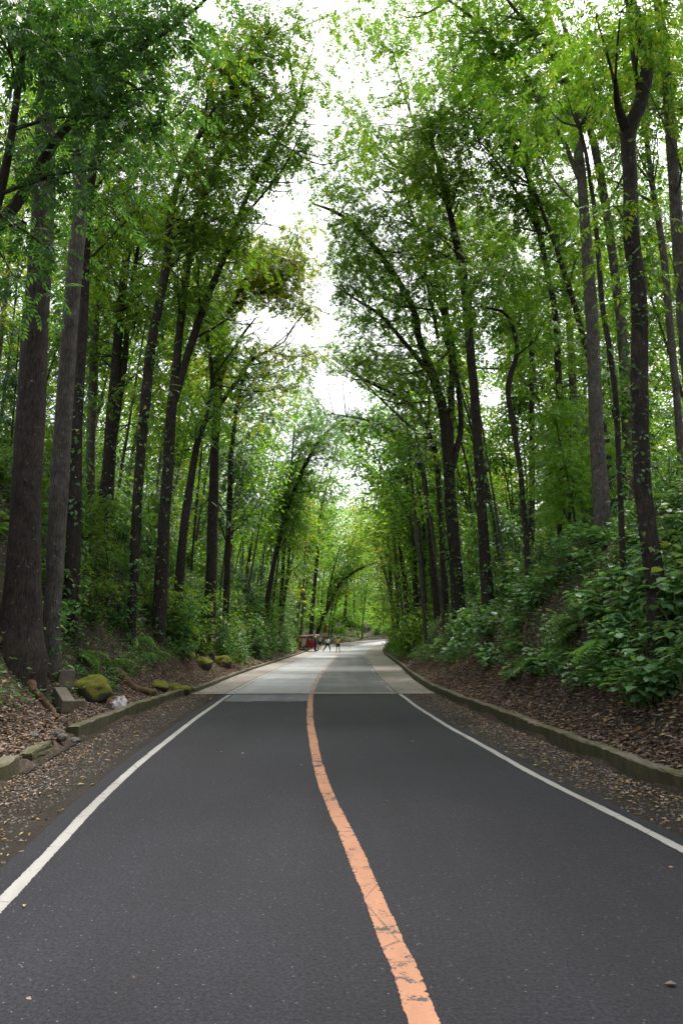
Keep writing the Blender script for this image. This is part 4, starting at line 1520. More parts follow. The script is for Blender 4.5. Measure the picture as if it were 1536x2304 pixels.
M['litter_yellow'] = leaf_mat('litter_yellow', [(0, (0.3, 0.16, 0.05)), (0.5, (0.45, 0.3, 0.09)), (1, (0.55, 0.45, 0.2))], transl=0.1, rough=0.6, tgain=1.0)
multi('yellow_leaves', [
    litter('', 520, (4, 30), lambda n, S: KR(S) - rng.random(n) ** 1.5 * 1.2, .07, .012, .15),
    litter('', 520, (4, 30), lambda n, S: -KL(S) + rng.random(n) ** 1.5 * 1.2, .07, .012, .15),
    litter('', 1200, (5, 40), lambda n, S: np.where(rng.random(n) < .5, -KL(S) - .25 - np.abs(rng.normal(0, .8, n)), KR(S) + .25 + np.abs(rng.normal(0, .8, n))), .08, .03)], 'litter_yellow')


def pebbles(n):
    S = rng.uniform(4.5, 24, n)
    U = np.where(rng.random(n) < .5, 1, -1) * (3.15 + rng.random(n) * 1.0)
    P = road_pt(S, U, -.012)
    r = rng.uniform(.006, .022, n)
    oc = A([[1, 0, 0], [0, 1, 0], [-1, 0, 0], [0, -1, 0], [0, 0, .7], [0, 0, -.6]])
    V = P[:, None] + r[:, None, None] * oc[None] * rng.uniform(.7, 1.3, (n, 6, 1))
    f = A([[0, 1, 4], [1, 2, 4], [2, 3, 4], [3, 0, 4], [1, 0, 5], [2, 1, 5], [3, 2, 5], [0, 3, 5]])
    F = (f[None] + (np.arange(n) * 6)[:, None, None]).reshape(-1, 3)
    return kind(mesh_np('gravel', V.reshape(-1, 3), [F], M['stone'], smooth=False), 'stuff')


M['moss'] = None


def moss_mat():
    m, t, b, out = nt('mossy_rock')
    v = coords(t)
    n1 = noise(t, v, 3, 6, .7)
    n2 = noise(t, v, 40, 4, .7)
    g = t.nodes.new('ShaderNodeNewGeometry')
    s = t.nodes.new('ShaderNodeSeparateXYZ')
    t.links.new(g.outputs['Normal'], s.inputs[0])
    a = N(t, 'Math', _operation='MULTIPLY_ADD')
    a.inputs[1].default_value = .35
    t.links.new(s.outputs[2], a.inputs[0])
    t.links.new(n1, a.inputs[2])
    f = ramp(t, a.outputs[0], [(.42, (0, 0, 0)), (.56, (1, 1, 1))]).outputs[0]
    mc = ramp(t, n2, [(.3, (.06, .065, .008)), (.7, (.27, .26, .025))]).outputs[0]
    rc = ramp(t, n2, [(.3, (.03, .027, .02)), (.7, (.09, .08, .06))]).outputs[0]
    t.links.new(mix(t, f, rc, mc), b.inputs['Base Color'])
    b.inputs['Roughness'].default_value = .95
    bump(t, b, n2, .8, .02)
    return m


M['moss'] = moss_mat()
pebbles(5000)


def rock(name, loc, size, label, mat='moss', cat='rock', group=None, seed=0):
    import mathutils
    import bmesh
    bm = bmesh.new()
    bmesh.ops.create_icosphere(bm, subdivisions=4, radius=1)
    from mathutils import noise as mn
    for v in bm.verts:
        q = v.co * 1.1 + mathutils.Vector((seed * 3.1, seed, 0))
        k = 1 + .28 * mn.noise(q) + .12 * mn.noise(q * 2.7) + .04 * mn.noise(q * 7)
        v.co = mathutils.Vector((v.co.x * size[0] * k, v.co.y * size[1] * k, v.co.z * size[2] * k))
    for f in bm.faces:
        f.smooth = True
    me = bpy.data.meshes.new(name)
    bm.to_mesh(me)
    bm.free()
    me.materials.append(M[mat])
    o = bpy.data.objects.new(name, me)
    COL.objects.link(o)
    o.location = loc
    o.rotation_euler = (0, 0, seed)
    return tag(o, label, cat, group)


def bevel_box(name, size, mat, bev=.012, parent=None, loc=(0, 0, 0), rot=(0, 0, 0), jit=0.0, cuts=0):
    import bmesh
    import mathutils
    bm = bmesh.new()
    bmesh.ops.create_cube(bm, size=1)
    for v in bm.verts:
        v.co = mathutils.Vector((v.co.x * size[0], v.co.y * size[1], v.co.z * size[2]))
    if bev:
        bmesh.ops.bevel(bm, geom=list(bm.edges), offset=bev, segments=2, affect='EDGES', profile=.6)
    if cuts:
        bmesh.ops.subdivide_edges(bm, edges=list(bm.edges), cuts=cuts, use_grid_fill=True)
    if jit:
        for v in bm.verts:
            v.co += mathutils.Vector([R.gauss(0, jit) for _ in range(3)])
    me = bpy.data.meshes.new(name)
    bm.to_mesh(me)
    bm.free()
    me.materials.append(mat if not isinstance(mat, str) else M[mat])
    o = bpy.data.objects.new(name, me)
    COL.objects.link(o)
    o.location = loc
    o.rotation_euler = rot
    if parent:
        o.parent = parent
    return o


M['old_concrete'] = concrete('old_concrete', (0.17, 0.15, 0.115), False, .5)


def gp(px, py, Y):
    q = at(px, py, Y)
    return A([q[0], q[1], gz(q[0], q[1])])


# mossy boulder, broken concrete, litter bag
b = gp(206, 1600, 17.6)
rock('mossy_boulder', b + A([0, 0, .22]), (.52, .42, .36), 'round boulder under thick yellow-green moss behind the left kerb', seed=1)
b = gp(140, 1600, 16.6)
tag(bevel_box('concrete_block', (.36, .34, .42), 'old_concrete', .02, loc=b + A([0, .1, .22]), rot=(.05, .04, .5), jit=.003, cuts=3), 'upright squarish old concrete block beside the mossy boulder', 'concrete block')
b = gp(140, 1622, 15.6)
tag(bevel_box('concrete_block', (.28, .95, .26), 'old_concrete', .02, loc=b + A([0, 0, .2]), rot=(.26, .06, .62), jit=.003, cuts=3), 'long tilted old concrete beam lying in leaves before the upright block', 'concrete block')
b = gp(172, 1618, 16.3)
tag(bevel_box('concrete_block', (.34, .3, .2), 'old_concrete', .03, loc=b + A([0, 0, .05]), rot=(.1, -.08, .3), jit=.004, cuts=3), 'low broken concrete lump between the tilted beam and the boulder', 'concrete block')
b = road_pt(A([11.7]), -KL(A([11.7])) - .18)[0]
tag(bevel_box('kerb_fragment', (.28, 1.15, .24), 'kerb', .03, loc=b + A([0, 0, .06]), rot=(.03, -.1, .12), jit=.006, cuts=4), 'short mossy kerb fragment fallen back inside the gap of the left kerb', 'kerb fragment')
for k, (s, u, r) in enumerate(((12.9, -4.42, .1), (13.2, -4.6, .13), (13.4, -4.35, .09), (12.6, -4.8, .08))):
    p = road_pt(A([s]), u)[0]
    rock('stone', A([p[0], p[1], max(p[2], gz(p[0], p[1])) + r * .4]), (r, r * .9, r * .7), ('grey stone at the near end of the long left kerb', 'large grey stone against the broken left kerb end', 'small stone by the footing strip of the left kerb', 'small stone in litter beside the fallen kerb fragment')[k], 'stone', 'stone', seed=k + 2)
for k, (px, py, Y, r, lab) in enumerate(((360, 1548, 22, .26, 'dark mossy rock on the left verge nearest the log'), (393, 1540, 23, .22, 'mossy rock on the left verge middle of three'), (415, 1545, 23, .2, 'mossy rock on the left verge next to the concrete shoulder'),
                                         (500, 1475, 36, .5, 'dark rock at the foot of the left bank among bushes'), (455, 1500, 31, .4, 'dark mossy rock low on the left bank before the bushes'), (1272, 1660, 12.7, .07, 'single dark stone in leaf litter above the right kerb'))):
    p = gp(px, py, Y)
    rock('mossy_rock' if r > .1 else 'stone', p + A([0, 0, r * .3]), (r * 1.2, r, r * .75), lab, 'moss' if r > .1 else 'stone', 'rock', seed=k + 11)
# fallen logs
def log(p0, p1, r, label):
    tb = Tubes()
    P = [p0 + (p1 - p0) * t for t in np.linspace(0, 1, 9)]
    for q in P:
        q[2] = gz(q[0], q[1]) + r * .6
    P = A(P) + rng.normal(0, .02, (9, 3))
    C, rr = smooth_path(P, np.linspace(r, r * .75, 9), 24)
    tb.add(np.vstack([C[:1], C, C[-1:]]), np.concatenate([[.01], rr, [.01]]), 10, .08)
    o = tb.build('fallen_log', M['root'], None, off=C[0])
    o.location = C[0]
    return tag(o, label, 'log')


log(gp(255, 1540, 21), gp(345, 1562, 20.5), .13, 'half-buried mossy log lying behind the mossy boulder on the left verge')
log(gp(1140, 1540, 19), gp(1195, 1518, 19.5), .07, 'thin dark branch lying in the litter on the right bank')
# exposed roots
def root_obj(pts, w, Y, label):
    P = []
    rad = []
    n = len(pts)
    for k, (x, y, dy) in enumerate(pts):
        q = at(x, y, Y + dy)
        q[2] = gz(q[0], q[1]) + w * (.8 - .5 * k / (n - 1))
        P.append(q)
        rad.append(w * (1 - .82 * k / (n - 1)))
    C, rr = smooth_path(P, rad, 26)
    C[:, 2] = np.maximum(C[:, 2], ground(C[:, 0], C[:, 1]) + rr * .5)
    C[:, :2] += rng.normal(0, .012, (26, 2))
    tb = Tubes()
    tb.add(C, rr, 9, .08)
    return tb, C


big = [o for o in COL.objects if o.type == 'EMPTY' and o.get('label', '').startswith('massive straight')][0]
sec = [o for o in COL.objects if o.type == 'EMPTY' and o.get('label', '').startswith('second big')][0]
for own, pts, w in ((big, [(36, 1470, 0), (52, 1510, -.2), (75, 1555, -.4), (98, 1600, -.4), (118, 1640, -.7), (124, 1680, -1.4)], .15), (big, [(10, 1490, -.1), (-15, 1560, -.6), (-40, 1640, -1.2)], .13),
                    (sec, [(112, 1490, 0), (122, 1525, 0), (145, 1545, 0), (140, 1570, -.2)], .12), (sec, [(135, 1470, .2), (160, 1510, .3), (172, 1535, .2)], .09), (sec, [(100, 1480, 0), (92, 1530, -.3), (86, 1570, -.5)], .1)):
    tb, C = root_obj(pts, w, own.location.y, '')
    tb.build('root', M['root'], own, off=tuple(own.location))


def crumple(loc):
    import bmesh
    import mathutils
    from mathutils import noise as mn
    bm = bmesh.new()
    bmesh.ops.create_icosphere(bm, subdivisions=3, radius=.16)
    for v in bm.verts:
        n = mn.noise(v.co * 14) * .5 + mn.noise(v.co * 33) * .25
        v.co *= 1 + n
        v.co.z *= 1.1 + .8 * max(0, v.co.x) / .16
    me = bpy.data.meshes.new('crumpled_bag')
    bm.to_mesh(me)
    bm.free()
    me.materials.append(simple('white_plastic', (.72, .66, .67), .4, nscale=5, var=.2))
    o = bpy.data.objects.new('crumpled_bag', me)
    COL.objects.link(o)
    o.location = loc
    return tag(o, 'crumpled white and pale pink plastic bag by the left kerb', 'litter bag')


b = gp(267, 1612, 17.2)
crumple(b + A([0, 0, .13]))

# ------------------------------------------------------------------ far signs, people, tricycle
def flat(name, col, **kw):
    return simple(name, col, kw.get('rough', .5), kw.get('metal', 0), 8, .12)


M['sign_white'] = flat('sign_white', (.75, .72, .70))
M['sign_red'] = flat('sign_red', (.42, .05, .04))
M['rust'] = simple('rusty_red', (.24, .055, .03), .8, nscale=14, var=.4)
M['steel'] = flat('galvanised_steel', (.32, .32, .31), metal=.6)
M['red_paint'] = simple('red_enamel', (.5, .03, .05), .25, nscale=4, var=.15)
M['white_panel'] = flat('white_panel', (.72, .70, .70))
M['black'] = flat('black_rubber', (.02, .02, .022), rough=.7)
M['chrome'] = flat('bright_metal', (.55, .55, .56), rough=.25, metal=.9)
M['blue_panel'] = flat('blue_panel', (.10, .16, .34))
M['glass'] = flat('windscreen', (.25, .3, .32), rough=.1)


def chevron_sign(loc, label, h=2.15):
    root = empty('chevron_sign', loc)
    tag(root, label, 'road sign', None)
    tb = Tubes()
    tb.add([(0, 0, -.4), (0, 0, h * .5), (0, 0, h)], [.04, .04, .04], 8)
    tb.build('post', M['steel'], root)
    bevel_box('board', (.62, .03, .76), M['sign_white'], .008, root, (0, -.06, h - .2))
    w, y = .14, -.08
    pts = [(-.2, .3), (-.02, .3), (.22, 0), (-.02, -.3), (-.2, -.3), (.03, 0)]
    V = [(x, y, h - .2 + z) for x, z in pts] + [(x, y + .004, h - .2 + z) for x, z in pts]
    F = [[0, 1, 2, 5], [5, 2, 3, 4]]
    mesh_np('arrow', A(V), [A(F), A([[i, (i + 1) % 6, (i + 1) % 6 + 6, i + 6] for i in range(6)])], M['sign_red'], smooth=False, parent=root)
    return root


p = at(762, 1440, 112)
chevron_sign((p[0], p[1], gz(p[0], p[1])), 'white road sign with red right-pointing chevron behind the man in yellow')
p = at(826, 1436, 119)
chevron_sign((p[0], p[1], gz(p[0], p[1])), 'white chevron road sign at the far bend before lime bushes')
p = at(731, 1446, 104)
root = empty('marker_board', (p[0], p[1], gz(p[0], p[1])))
tag(root, 'rusty red narrow board on red posts left of the nearer chevron sign', 'marker board')
bevel_box('board', (.5, .05, 1.05), M['rust'], .01, root, (0, 0, 2.0))
for sx in (-.18, .18):
    tb = Tubes()
    tb.add([(sx, .06, -.3), (sx, .06, 1.2), (sx, .06, 2.5)], [.045] * 3, 8)
    tb.build('post', M['rust'], root)


def skin_mesh(name, J, edges, mat, parent=None, sub=1, root_i=None):
    names = list(J.keys())
    V = [J[k][:3] for k in names]
    E = [(names.index(a), names.index(b)) for a, b in edges]
    me = bpy.data.meshes.new(name)
    me.from_pydata(V, E, [])
    o = bpy.data.objects.new(name, me)
    COL.objects.link(o)
    md = o.modifiers.new('skin', 'SKIN')
    md.use_smooth_shade = True
    if not me.skin_vertices:
        me.skin_vertices.new()
    for i, k in enumerate(names):
        r = J[k][3]
        r = (r, r) if not isinstance(r, tuple) else r
        me.skin_vertices[0].data[i].radius = r
        me.skin_vertices[0].data[i].use_root = (k == (root_i or names[0]))
    if sub:
        sd = o.modifiers.new('sub', 'SUBSURF')
        sd.levels = sub
        sd.render_levels = sub
    me.materials.append(mat if not isinstance(mat, str) else M[mat])
    if parent:
        o.parent = parent
    return o


M['skin'] = flat('skin', (.22, .12, .08))
M['hair'] = flat('black_hair', (.015, .013, .013))


def person(loc, rz, label, pose, shirt, pants, hair='hair', shorts=False, scale=1.0, skin='skin', sleeves=.7, cap=None):
    """pose: dict of joint -> (x,y,z); facing +Y"""
    J = {'pelvis': (0, 0, .93), 'waist': (0, 0, 1.06), 'chest': (0, 0, 1.27), 'neck': (0, 0, 1.45), 'jaw': (0, .03, 1.54), 'head': (0, .01, 1.62), 'crown': (0, 0, 1.68),
         'hipL': (-.09, 0, .9), 'hipR': (.09, 0, .9), 'kneeL': (-.1, .02, .5), 'kneeR': (.1, .02, .5), 'ankL': (-.1, 0, .09), 'ankR': (.1, 0, .09), 'toeL': (-.11, .15, .04), 'toeR': (.11, .15, .04),
         'shL': (-.18, 0, 1.4), 'shR': (.18, 0, 1.4), 'elL': (-.24, 0, 1.13), 'elR': (.24, 0, 1.13), 'wrL': (-.25, .06, .89), 'wrR': (.25, .06, .89)}
    J.update(pose)
    rad = {'pelvis': .13, 'waist': .115, 'chest': (.14, .11), 'neck': .055, 'jaw': .075, 'head': .095, 'crown': .07, 'hipL': .09, 'hipR': .09, 'kneeL': .058, 'kneeR': .058, 'ankL': .042, 'ankR': .042, 'toeL': .038, 'toeR': .038,
           'shL': .06, 'shR': .06, 'elL': .042, 'elR': .042, 'wrL': .03, 'wrR': .03}
    rad = {k: ((v[0] * 1.15, v[1] * 1.15) if isinstance(v, tuple) else v * (1.15 if k not in ('head', 'jaw', 'crown') else 1.08)) for k, v in rad.items()}
    D = {k: (*J[k], rad[k]) for k in J}
    E = [('pelvis', 'waist'), ('waist', 'chest'), ('chest', 'neck'), ('neck', 'jaw'), ('jaw', 'head'), ('head', 'crown')]
    for s in 'LR':
        E += [('pelvis', 'hip' + s), ('hip' + s, 'knee' + s), ('knee' + s, 'ank' + s), ('ank' + s, 'toe' + s), ('chest', 'sh' + s), ('sh' + s, 'el' + s), ('el' + s, 'wr' + s)]
        w, e = A(J['wr' + s]), A(J['el' + s])
        d = norm(w - e)
        sd = norm(np.cross(d, A([0.2, 1, .1])))
        palm = w + d * .06
        D['palm' + s] = (*palm, .032)
        E.append(('wr' + s, 'palm' + s))
        for f in range(4):
            q = palm + d * .035 + sd * (f - 1.5) * .022
            q2 = q + d * (.045, .055, .05, .04)[f] + A([0, .012, 0])
            D[f'f{f}{s}'] = (*q, .009)
            D[f'g{f}{s}'] = (*q2, .007)
            E += [('palm' + s, f'f{f}{s}'), (f'f{f}{s}', f'g{f}{s}')]
        q = w + d * .045 + sd * .045 + A([0, .015, 0])
        D['th' + s] = (*q, .010)
        D['tip' + s] = (*(q + d * .035), .008)
        E += [('palm' + s, 'th' + s), ('th' + s, 'tip' + s)]
    nose = A(J['head']) + A([0, .105, -.01])
    D['nose'] = (*nose, .014)
    E.append(('head', 'nose'))
    for s, sx in (('L', -1), ('R', 1)):
        D['ear' + s] = (*(A(J['head']) + A([sx * .098, -.01, 0])), .018)
        E.append(('head', 'ear' + s))
    body = skin_mesh('person', D, E, skin, None, 1)
    body.location = loc
    body.rotation_euler = (0, 0, rz)
    body.scale = (scale * 1.08, scale * 1.08, scale * 1.03)
    tag(body, label, 'person')
    # clothing
    def lerp(a, b, t):
        return tuple(A(J[a]) * (1 - t) + A(J[b]) * t)
    SJ = {'chest': (*J['chest'], (.2, .16)), 'waist': (*J['waist'], .165), 'pelvis': (*A(J['pelvis']), .17), 'neck': (*lerp('chest', 'neck', .75), .075)}
    SE = [('chest', 'waist'), ('waist', 'pelvis'), ('chest', 'neck')]
    for s in 'LR':
        SJ['sh' + s] = (*J['sh' + s], .092)
        SJ['sl' + s] = (*lerp('sh' + s, 'el' + s, sleeves), .074)
        SE += [('chest', 'sh' + s), ('sh' + s, 'sl' + s)]
    skin_mesh('shirt', SJ, SE, shirt, body, 1)
    PJ = {'pelvis': (*J['pelvis'], .162)}
    PE = []
    for s in 'LR':
        PJ['hip' + s] = (*J['hip' + s], .122)
        PJ['knee' + s] = (*(lerp('hip' + s, 'knee' + s, .85) if shorts else J['knee' + s]), .09 if not shorts else .098)
        PE += [('pelvis', 'hip' + s), ('hip' + s, 'knee' + s)]
        if not shorts:
            PJ['ank' + s] = (*lerp('knee' + s, 'ank' + s, .92), .064)
            PE.append(('knee' + s, 'ank' + s))
    skin_mesh('trousers', PJ, PE, pants, body, 1)
    h = A(J['head'])
    import bmesh
    bm = bmesh.new()
    bmesh.ops.create_icosphere(bm, subdivisions=3, radius=.128)
    for v in bm.verts:
        if v.co.y > .02 and v.co.z < .03:
            v.co.y = .02 + (v.co.y - .02) * .1
        if v.co.z < -.05:
            v.co.z = -.05 - (-v.co.z - .05) * .3
        v.co.x *= .92
    for f in bm.faces:
        f.smooth = True
    me = bpy.data.meshes.new('cap' if cap else 'hair')
    bm.to_mesh(me)
    bm.free()
    me.materials.append(M[cap or hair])
    ho_ = bpy.data.objects.new('cap' if cap else 'hair', me)
    COL.objects.link(ho_)
    ho_.parent = body
    ho_.location = h + A([0, -.02, .045])
    for s in (-1, 1):
        import bmesh
        bm = bmesh.new()
        bmesh.ops.create_uvsphere(bm, u_segments=8, v_segments=6, radius=.014)
        me = bpy.data.meshes.new('eye')
        bm.to_mesh(me)
        bm.free()
        me.materials.append(M['hair'])
        e = bpy.data.objects.new('eye', me)
        COL.objects.link(e)
        e.parent = body
        e.location = h + A([s * .036, .088, .01])
    for s in 'LR':
        a = A(J['ank' + s])
        tt = A(J['toe' + s])
        SJ = {'a': (*(a + A([0, -.02, -.04])), .05), 'b': (*tt, .045)}
        skin_mesh('shoe', SJ, [('a', 'b')], 'black' if not shorts else 'steel', body, 1)
    return body


def on_road(px, py, Y):
    q = at(px, py, Y)
    S, U = su([q[0]], [q[1]])
    return (q[0], q[1], float(road_z(S)[0]) + 0.012)


M['cloth_white'] = flat('white_cotton', (.82, .82, .84), rough=.9)
M['cloth_yellow'] = flat('mustard_cotton', (.75, .52, .2), rough=.9)
M['cloth_black'] = flat('black_cloth', (.018, .018, .022), rough=.9)
M['cloth_khaki'] = flat('khaki_cloth', (.42, .38, .31), rough=.9)
M['cloth_purple'] = flat('dark_purple_cloth', (.045, .03, .07), rough=.9)
M['cloth_grey'] = flat('dark_grey_cloth', (.05, .055, .065), rough=.9)
M['cloth_blue'] = flat('blue_cloth', (.10, .14, .32), rough=.9)
M['cloth_pink'] = flat('red_headscarf', (.5, .05, .09), rough=.9)

person(on_road(737, 1468, 84), math.radians(20), 'person in white shirt and black trousers striding with legs wide apart on the road',
       {'pelvis': (.02, 0, .86), 'hipL': (-.08, 0, .84), 'hipR': (.1, 0, .84), 'kneeL': (-.3, -.02, .47), 'ankL': (-.56, -.06, .1), 'toeL': (-.62, .06, .04), 'kneeR': (.26, .06, .48), 'ankR': (.3, .0, .09), 'toeR': (.34, .14, .04),
        'waist': (.02, .01, .99), 'chest': (.02, .04, 1.2), 'neck': (.02, .07, 1.38), 'jaw': (.02, .1, 1.47), 'head': (.02, .08, 1.55), 'crown': (.02, .07, 1.61), 'shL': (-.16, .05, 1.33), 'shR': (.2, .05, 1.33),
        'elL': (-.28, .12, 1.1), 'wrL': (-.1, .28, 1.12), 'elR': (.34, .1, 1.12), 'wrR': (.2, .28, 1.2)}, 'cloth_white', 'cloth_black', sleeves=.8)
person(on_road(760, 1470, 82), math.radians(8), 'person in mustard yellow shirt and dark shorts seen from behind by the centre line',
       {'kneeL': (-.13, .02, .5), 'ankL': (-.16, 0, .09), 'toeL': (-.19, .14, .04), 'kneeR': (.15, .02, .5), 'ankR': (.2, 0, .09), 'toeR': (.24, .14, .04), 'elL': (-.27, -.02, 1.13), 'wrL': (-.3, .0, .88), 'elR': (.27, .05, 1.15), 'wrR': (.2, .22, 1.05)},
       'cloth_yellow', 'cloth_black', shorts=True, sleeves=.6)
person(on_road(719.5, 1462, 90), math.radians(200), 'person in khaki top, black shorts and red headscarf with both hands raised to the face',
       {'elL': (-.3, .12, 1.3), 'wrL': (-.12, .2, 1.52), 'elR': (.3, .12, 1.3), 'wrR': (.12, .2, 1.52)}, 'cloth_khaki', 'cloth_black', shorts=True, cap='cloth_pink', scale=.97)
person(on_road(709.5, 1466.5, 83.5), math.radians(75), 'person in dark purple shirt, grey trousers and white cap standing beside the tricycle', {'elL': (-.25, .1, 1.14), 'wrL': (-.2, .3, 1.05)}, 'cloth_purple', 'cloth_grey', cap='cloth_white', sleeves=.95)


def wheel(parent, loc, r, w):
    def ring(rad, tube, n=28, m=8):
        V, F = [], []
        for i in range(n):
            a = 2 * math.pi * i / n
            for j in range(m):
                b_ = 2 * math.pi * j / m
                rr = rad + tube * math.cos(b_)
                V.append((rr * math.cos(a), tube * math.sin(b_) * w / .1, rr * math.sin(a)))
                F.append([i * m + j, ((i + 1) % n) * m + j, ((i + 1) % n) * m + (j + 1) % m, i * m + (j + 1) % m])
        return A(V), A(F)
    V, F = ring(r - .05, .05)
    o = mesh_np('wheel', V, [F], M['black'], parent=parent)
    o.location = loc
    V, F = ring(r - .105, .018)
    ri = mesh_np('rim', V, [F], M['chrome'], parent=o)
    tb = Tubes()
    for k in range(9):
        a = 2 * math.pi * k / 9
        tb.add([(0, 0, 0), ((r - .1) * math.cos(a), 0, (r - .1) * math.sin(a))], [.012, .012], 5)
    tb.add([(0, -.06, 0), (0, .06, 0)], [.05, .05], 10)
    tb.build('spokes_and_hub', M['chrome'], o)
    return o


def tricycle(loc, rz):
    t = empty('tricycle', loc, rz)
    tag(t, 'red motor tricycle with white panels parked on the left verge', 'tricycle')
    # motorcycle along y=+.45 (far side), nose at +x
    my = .5
    wheel(t, (.78, my, .3), .3, .1)
    wheel(t, (-.55, my, .3), .3, .11)
    wheel(t, (-.1, -.62, .32), .32, .12)
    tb = Tubes()
    tb.add([(-.55, my, .3), (-.1, my, .42), (.35, my, .75), (.5, my, .95)], [.035, .04, .04, .035], 8)
    tb.add([(-.1, my, .42), (-.2, my, .72), (-.6, my, .78)], [.03, .03, .025], 8)
    tb.add([(-.1, my, .42), (.3, my, .35), (.45, my, .7)], [.03, .03, .03], 8)
    tb.build('frame', M['black'], t)
    tb = Tubes()
    for sy in (-.07, .07):
        tb.add([(.78, my + sy, .3), (.62, my + sy, .7), (.5, my + sy, 1.02)], [.025, .025, .025], 8)
    tb.build('fork', M['chrome'], t)
    tb = Tubes()
    tb.add([(.36, my - .36, 1.08), (.5, my - .18, 1.06), (.5, my + .18, 1.06), (.36, my + .36, 1.08)], [.018] * 4, 8)
    tb.build('handlebar', M['black'], t)
    C, rr = smooth_path([(.42, my, .86), (.2, my, .9), (-.02, my, .82)], [.06, .14, .08], 10)
    tb = Tubes()
    tb.add(np.vstack([C[:1], C, C[-1:]]), np.concatenate([[.005], rr, [.005]]), 12)
    tb.build('fuel_tank', M['red_paint'], t)
    bevel_box('seat', (.72, .26, .1), 'black', .03, t, (-.4, my, .84))
    bevel_box('engine', (.34, .28, .3), 'steel', .04, t, (.12, my, .45))
    C, rr = smooth_path([(.62, my, .95), (.7, my, .95), (.74, my, .95)], [.06, .09, .085], 6)
    tb = Tubes()
    tb.add(np.vstack([C, C[-1:]]), np.concatenate([rr, [.005]]), 12)
    tb.build('headlight', M['chrome'], t)
    # sidecar body (near side), profile in x-z extruded in y
    prof = [(-1.0, .42), (-1.02, 1.08), (-.7, 1.1), (-.64, .8), (-.2, .78), (-.1, 1.16), (.5, 1.26), (.8, 1.08), (.88, .6), (.72, .42)]
    y0, y1 = -.55, .12
    n = len(prof)
    V = [(x, y0, z) for x, z in prof] + [(x, y1, z) for x, z in prof]
    F4 = [[i, (i + 1) % n, (i + 1) % n + n, i + n] for i in range(n)]
    me = bpy.data.meshes.new('sidecar_body')
    me.from_pydata(V, [], [list(range(n))[::-1], list(range(n, 2 * n))] + F4)
    me.materials.append(M['red_paint'])
    o = bpy.data.objects.new('sidecar_body', me)
    COL.objects.link(o)
    o.parent = t
    bv = o.modifiers.new('bev', 'BEVEL')
    bv.width = .03
    bv.segments = 2
    bevel_box('side_panel', (.46, .04, .95), 'white_panel', .008, t, (-.42, y0 - .04, 1.0), (0, .14, 0))
    bevel_box('bench', (.42, .6, .1), 'black', .02, t, (-.42, -.21, .86))
    # mudguard
    a = np.linspace(.1, math.pi - .1, 14)
    V, F = [], []
    for i, q in enumerate(a):
        for yy in (-.72, -.53):
            V.append((-.1 + .4 * math.cos(q), yy, .32 + .4 * math.sin(q)))
        if i:
            b_ = (i - 1) * 2
            F.append([b_, b_ + 1, b_ + 3, b_ + 2])
    g = mesh_np('mudguard', A(V), [A(F)], M['chrome'], parent=t)
    g.modifiers.new('sol', 'SOLIDIFY').thickness = .015
    # canopy
    V, F = [], []
    for i in range(9):
        x = -1.1 + 2.15 * i / 8
        for j in range(7):
            y = y0 - .08 + (my + .3 - y0 + .08) * j / 6
            z = 1.62 + .1 * math.sin(math.pi * j / 6) + .07 * i / 8 + (.03 if 0 < i < 8 else 0)
            V.append((x, y, z))
            if i and j:
                b_ = (i - 1) * 7 + j - 1
                F.append([b_, b_ + 1, b_ + 8, b_ + 7])
    c = mesh_np('canopy', A(V), [A(F)], M['red_paint'], parent=t)
    bevel_box('canopy_front', (.8, 1.5, .14), 'white_panel', .03, t, (.62, .1, 1.82), (0, -.06, 0))
    bevel_box('canopy_patch', (.55, .75, .16), 'white_panel', .03, t, (-.5, -.3, 1.74))
    c.modifiers.new('sol', 'SOLIDIFY').thickness = .05
    bevel_box('canopy_valance', (1.0, .03, .16), 'red_paint', .008, t, (-.55, y0 - .1, 1.56))
    bevel_box('rear_panel', (.05, .62, .55), 'red_paint', .01, t, (-1.02, -.2, 1.28))
    bevel_box('windscreen', (.03, .6, .55), 'glass', .008, t, (.3, -.2, 1.28), (0, -.25, 0))
    for (x, y) in ((-1.02, y0 + .03), (.42, y0 + .03), (-1.02, .1), (.42, .1)):
        tb = Tubes()
        tb.add([(x, y, .85), (x * .98, y, 1.3), (x * .96, y, 1.66)], [.018] * 3, 6)
        tb.build('canopy_post', M['chrome'], t)
    return t


tq = on_road(694, 1468, 85)
T_RZ = math.radians(-12)
tricycle(tq, T_RZ).scale = (1.06, 1.06, 1.06)
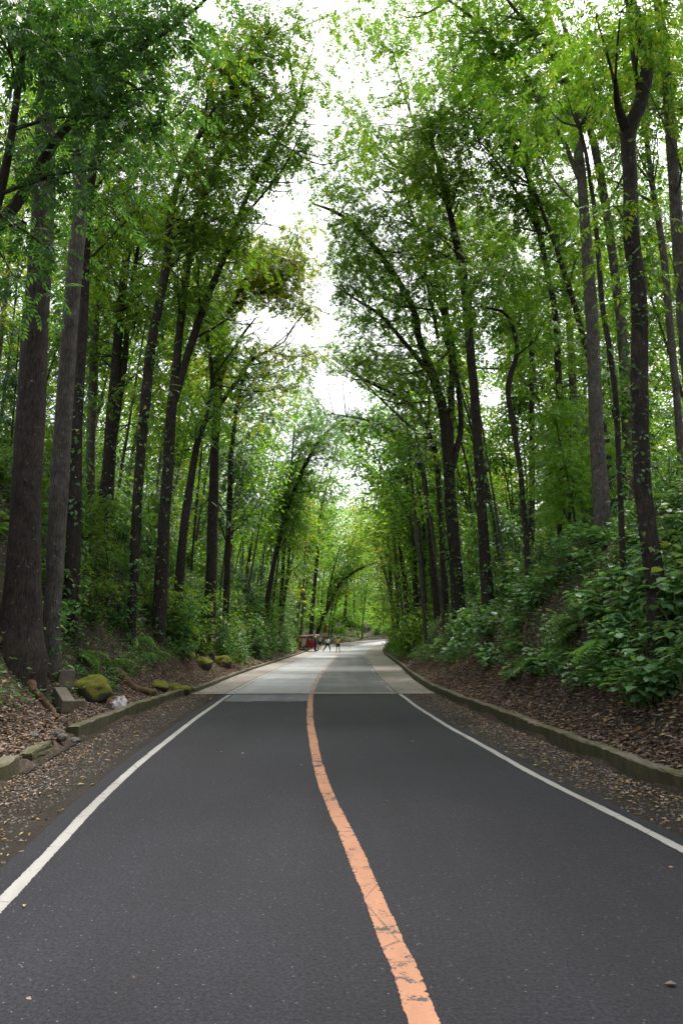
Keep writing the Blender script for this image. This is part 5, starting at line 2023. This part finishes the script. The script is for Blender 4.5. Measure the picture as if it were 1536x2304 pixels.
# rider on the motorcycle
ca, sa = math.cos(T_RZ), math.sin(T_RZ)
lx, ly = -.3, .5
person((tq[0] + ca * lx - sa * ly, tq[1] + sa * lx + ca * ly, tq[2]), T_RZ - math.pi / 2, 'person in blue shirt sitting astride the tricycle motorbike under the canopy',
       {'pelvis': (0, 0, .98), 'hipL': (-.1, .02, .97), 'hipR': (.1, .02, .97), 'kneeL': (-.2, .42, .82), 'kneeR': (.2, .42, .82), 'ankL': (-.18, .38, .42), 'ankR': (.18, .38, .42), 'toeL': (-.18, .52, .38), 'toeR': (.18, .52, .38),
        'waist': (0, .02, 1.1), 'chest': (0, .1, 1.28), 'neck': (0, .16, 1.43), 'jaw': (0, .2, 1.5), 'head': (0, .19, 1.55), 'crown': (0, .18, 1.59), 'shL': (-.17, .13, 1.38), 'shR': (.17, .13, 1.38),
        'elL': (-.3, .38, 1.22), 'elR': (.3, .38, 1.22), 'wrL': (-.34, .6, 1.12), 'wrR': (.34, .6, 1.12)}, 'cloth_blue', 'cloth_grey', scale=.97)

# ------------------------------------------------------------------ light
SUN_EL, SUN_AZ = math.radians(62), math.radians(25)      # azimuth from +Y toward +X
w = bpy.data.worlds.new("World")
scene.world = w
w.use_nodes = True
t = w.node_tree
bg = t.nodes['Background']
sky = t.nodes.new('ShaderNodeTexSky')
sky.sky_type = 'NISHITA'
sky.sun_disc = False
sky.sun_elevation = SUN_EL
sky.sun_rotation = SUN_AZ
sky.air_density = 1.0
sky.dust_density = 4.0
hs = t.nodes.new('ShaderNodeHueSaturation')
hs.inputs['Saturation'].default_value = 0.22
t.links.new(sky.outputs[0], hs.inputs['Color'])
t.links.new(hs.outputs[0], bg.inputs['Color'])
bg.inputs['Strength'].default_value = 0.15
sd = bpy.data.lights.new('sun', 'SUN')
sd.energy = 2.0
sd.angle = math.radians(14)
sd.color = (1.0, 0.96, 0.9)
so = bpy.data.objects.new('sun', sd)
COL.objects.link(so)
so.rotation_euler = (math.pi / 2 - SUN_EL, 0, math.pi - SUN_AZ)
scene.view_settings.view_transform = 'Standard'
scene.view_settings.look = 'None'
scene.view_settings.exposure = 1.35
scene.cycles.max_bounces = 8
scene.cycles.diffuse_bounces = 5
scene.cycles.transmission_bounces = 6
scene.cycles.use_denoising = True
scene.cycles.sample_clamp_indirect = 6
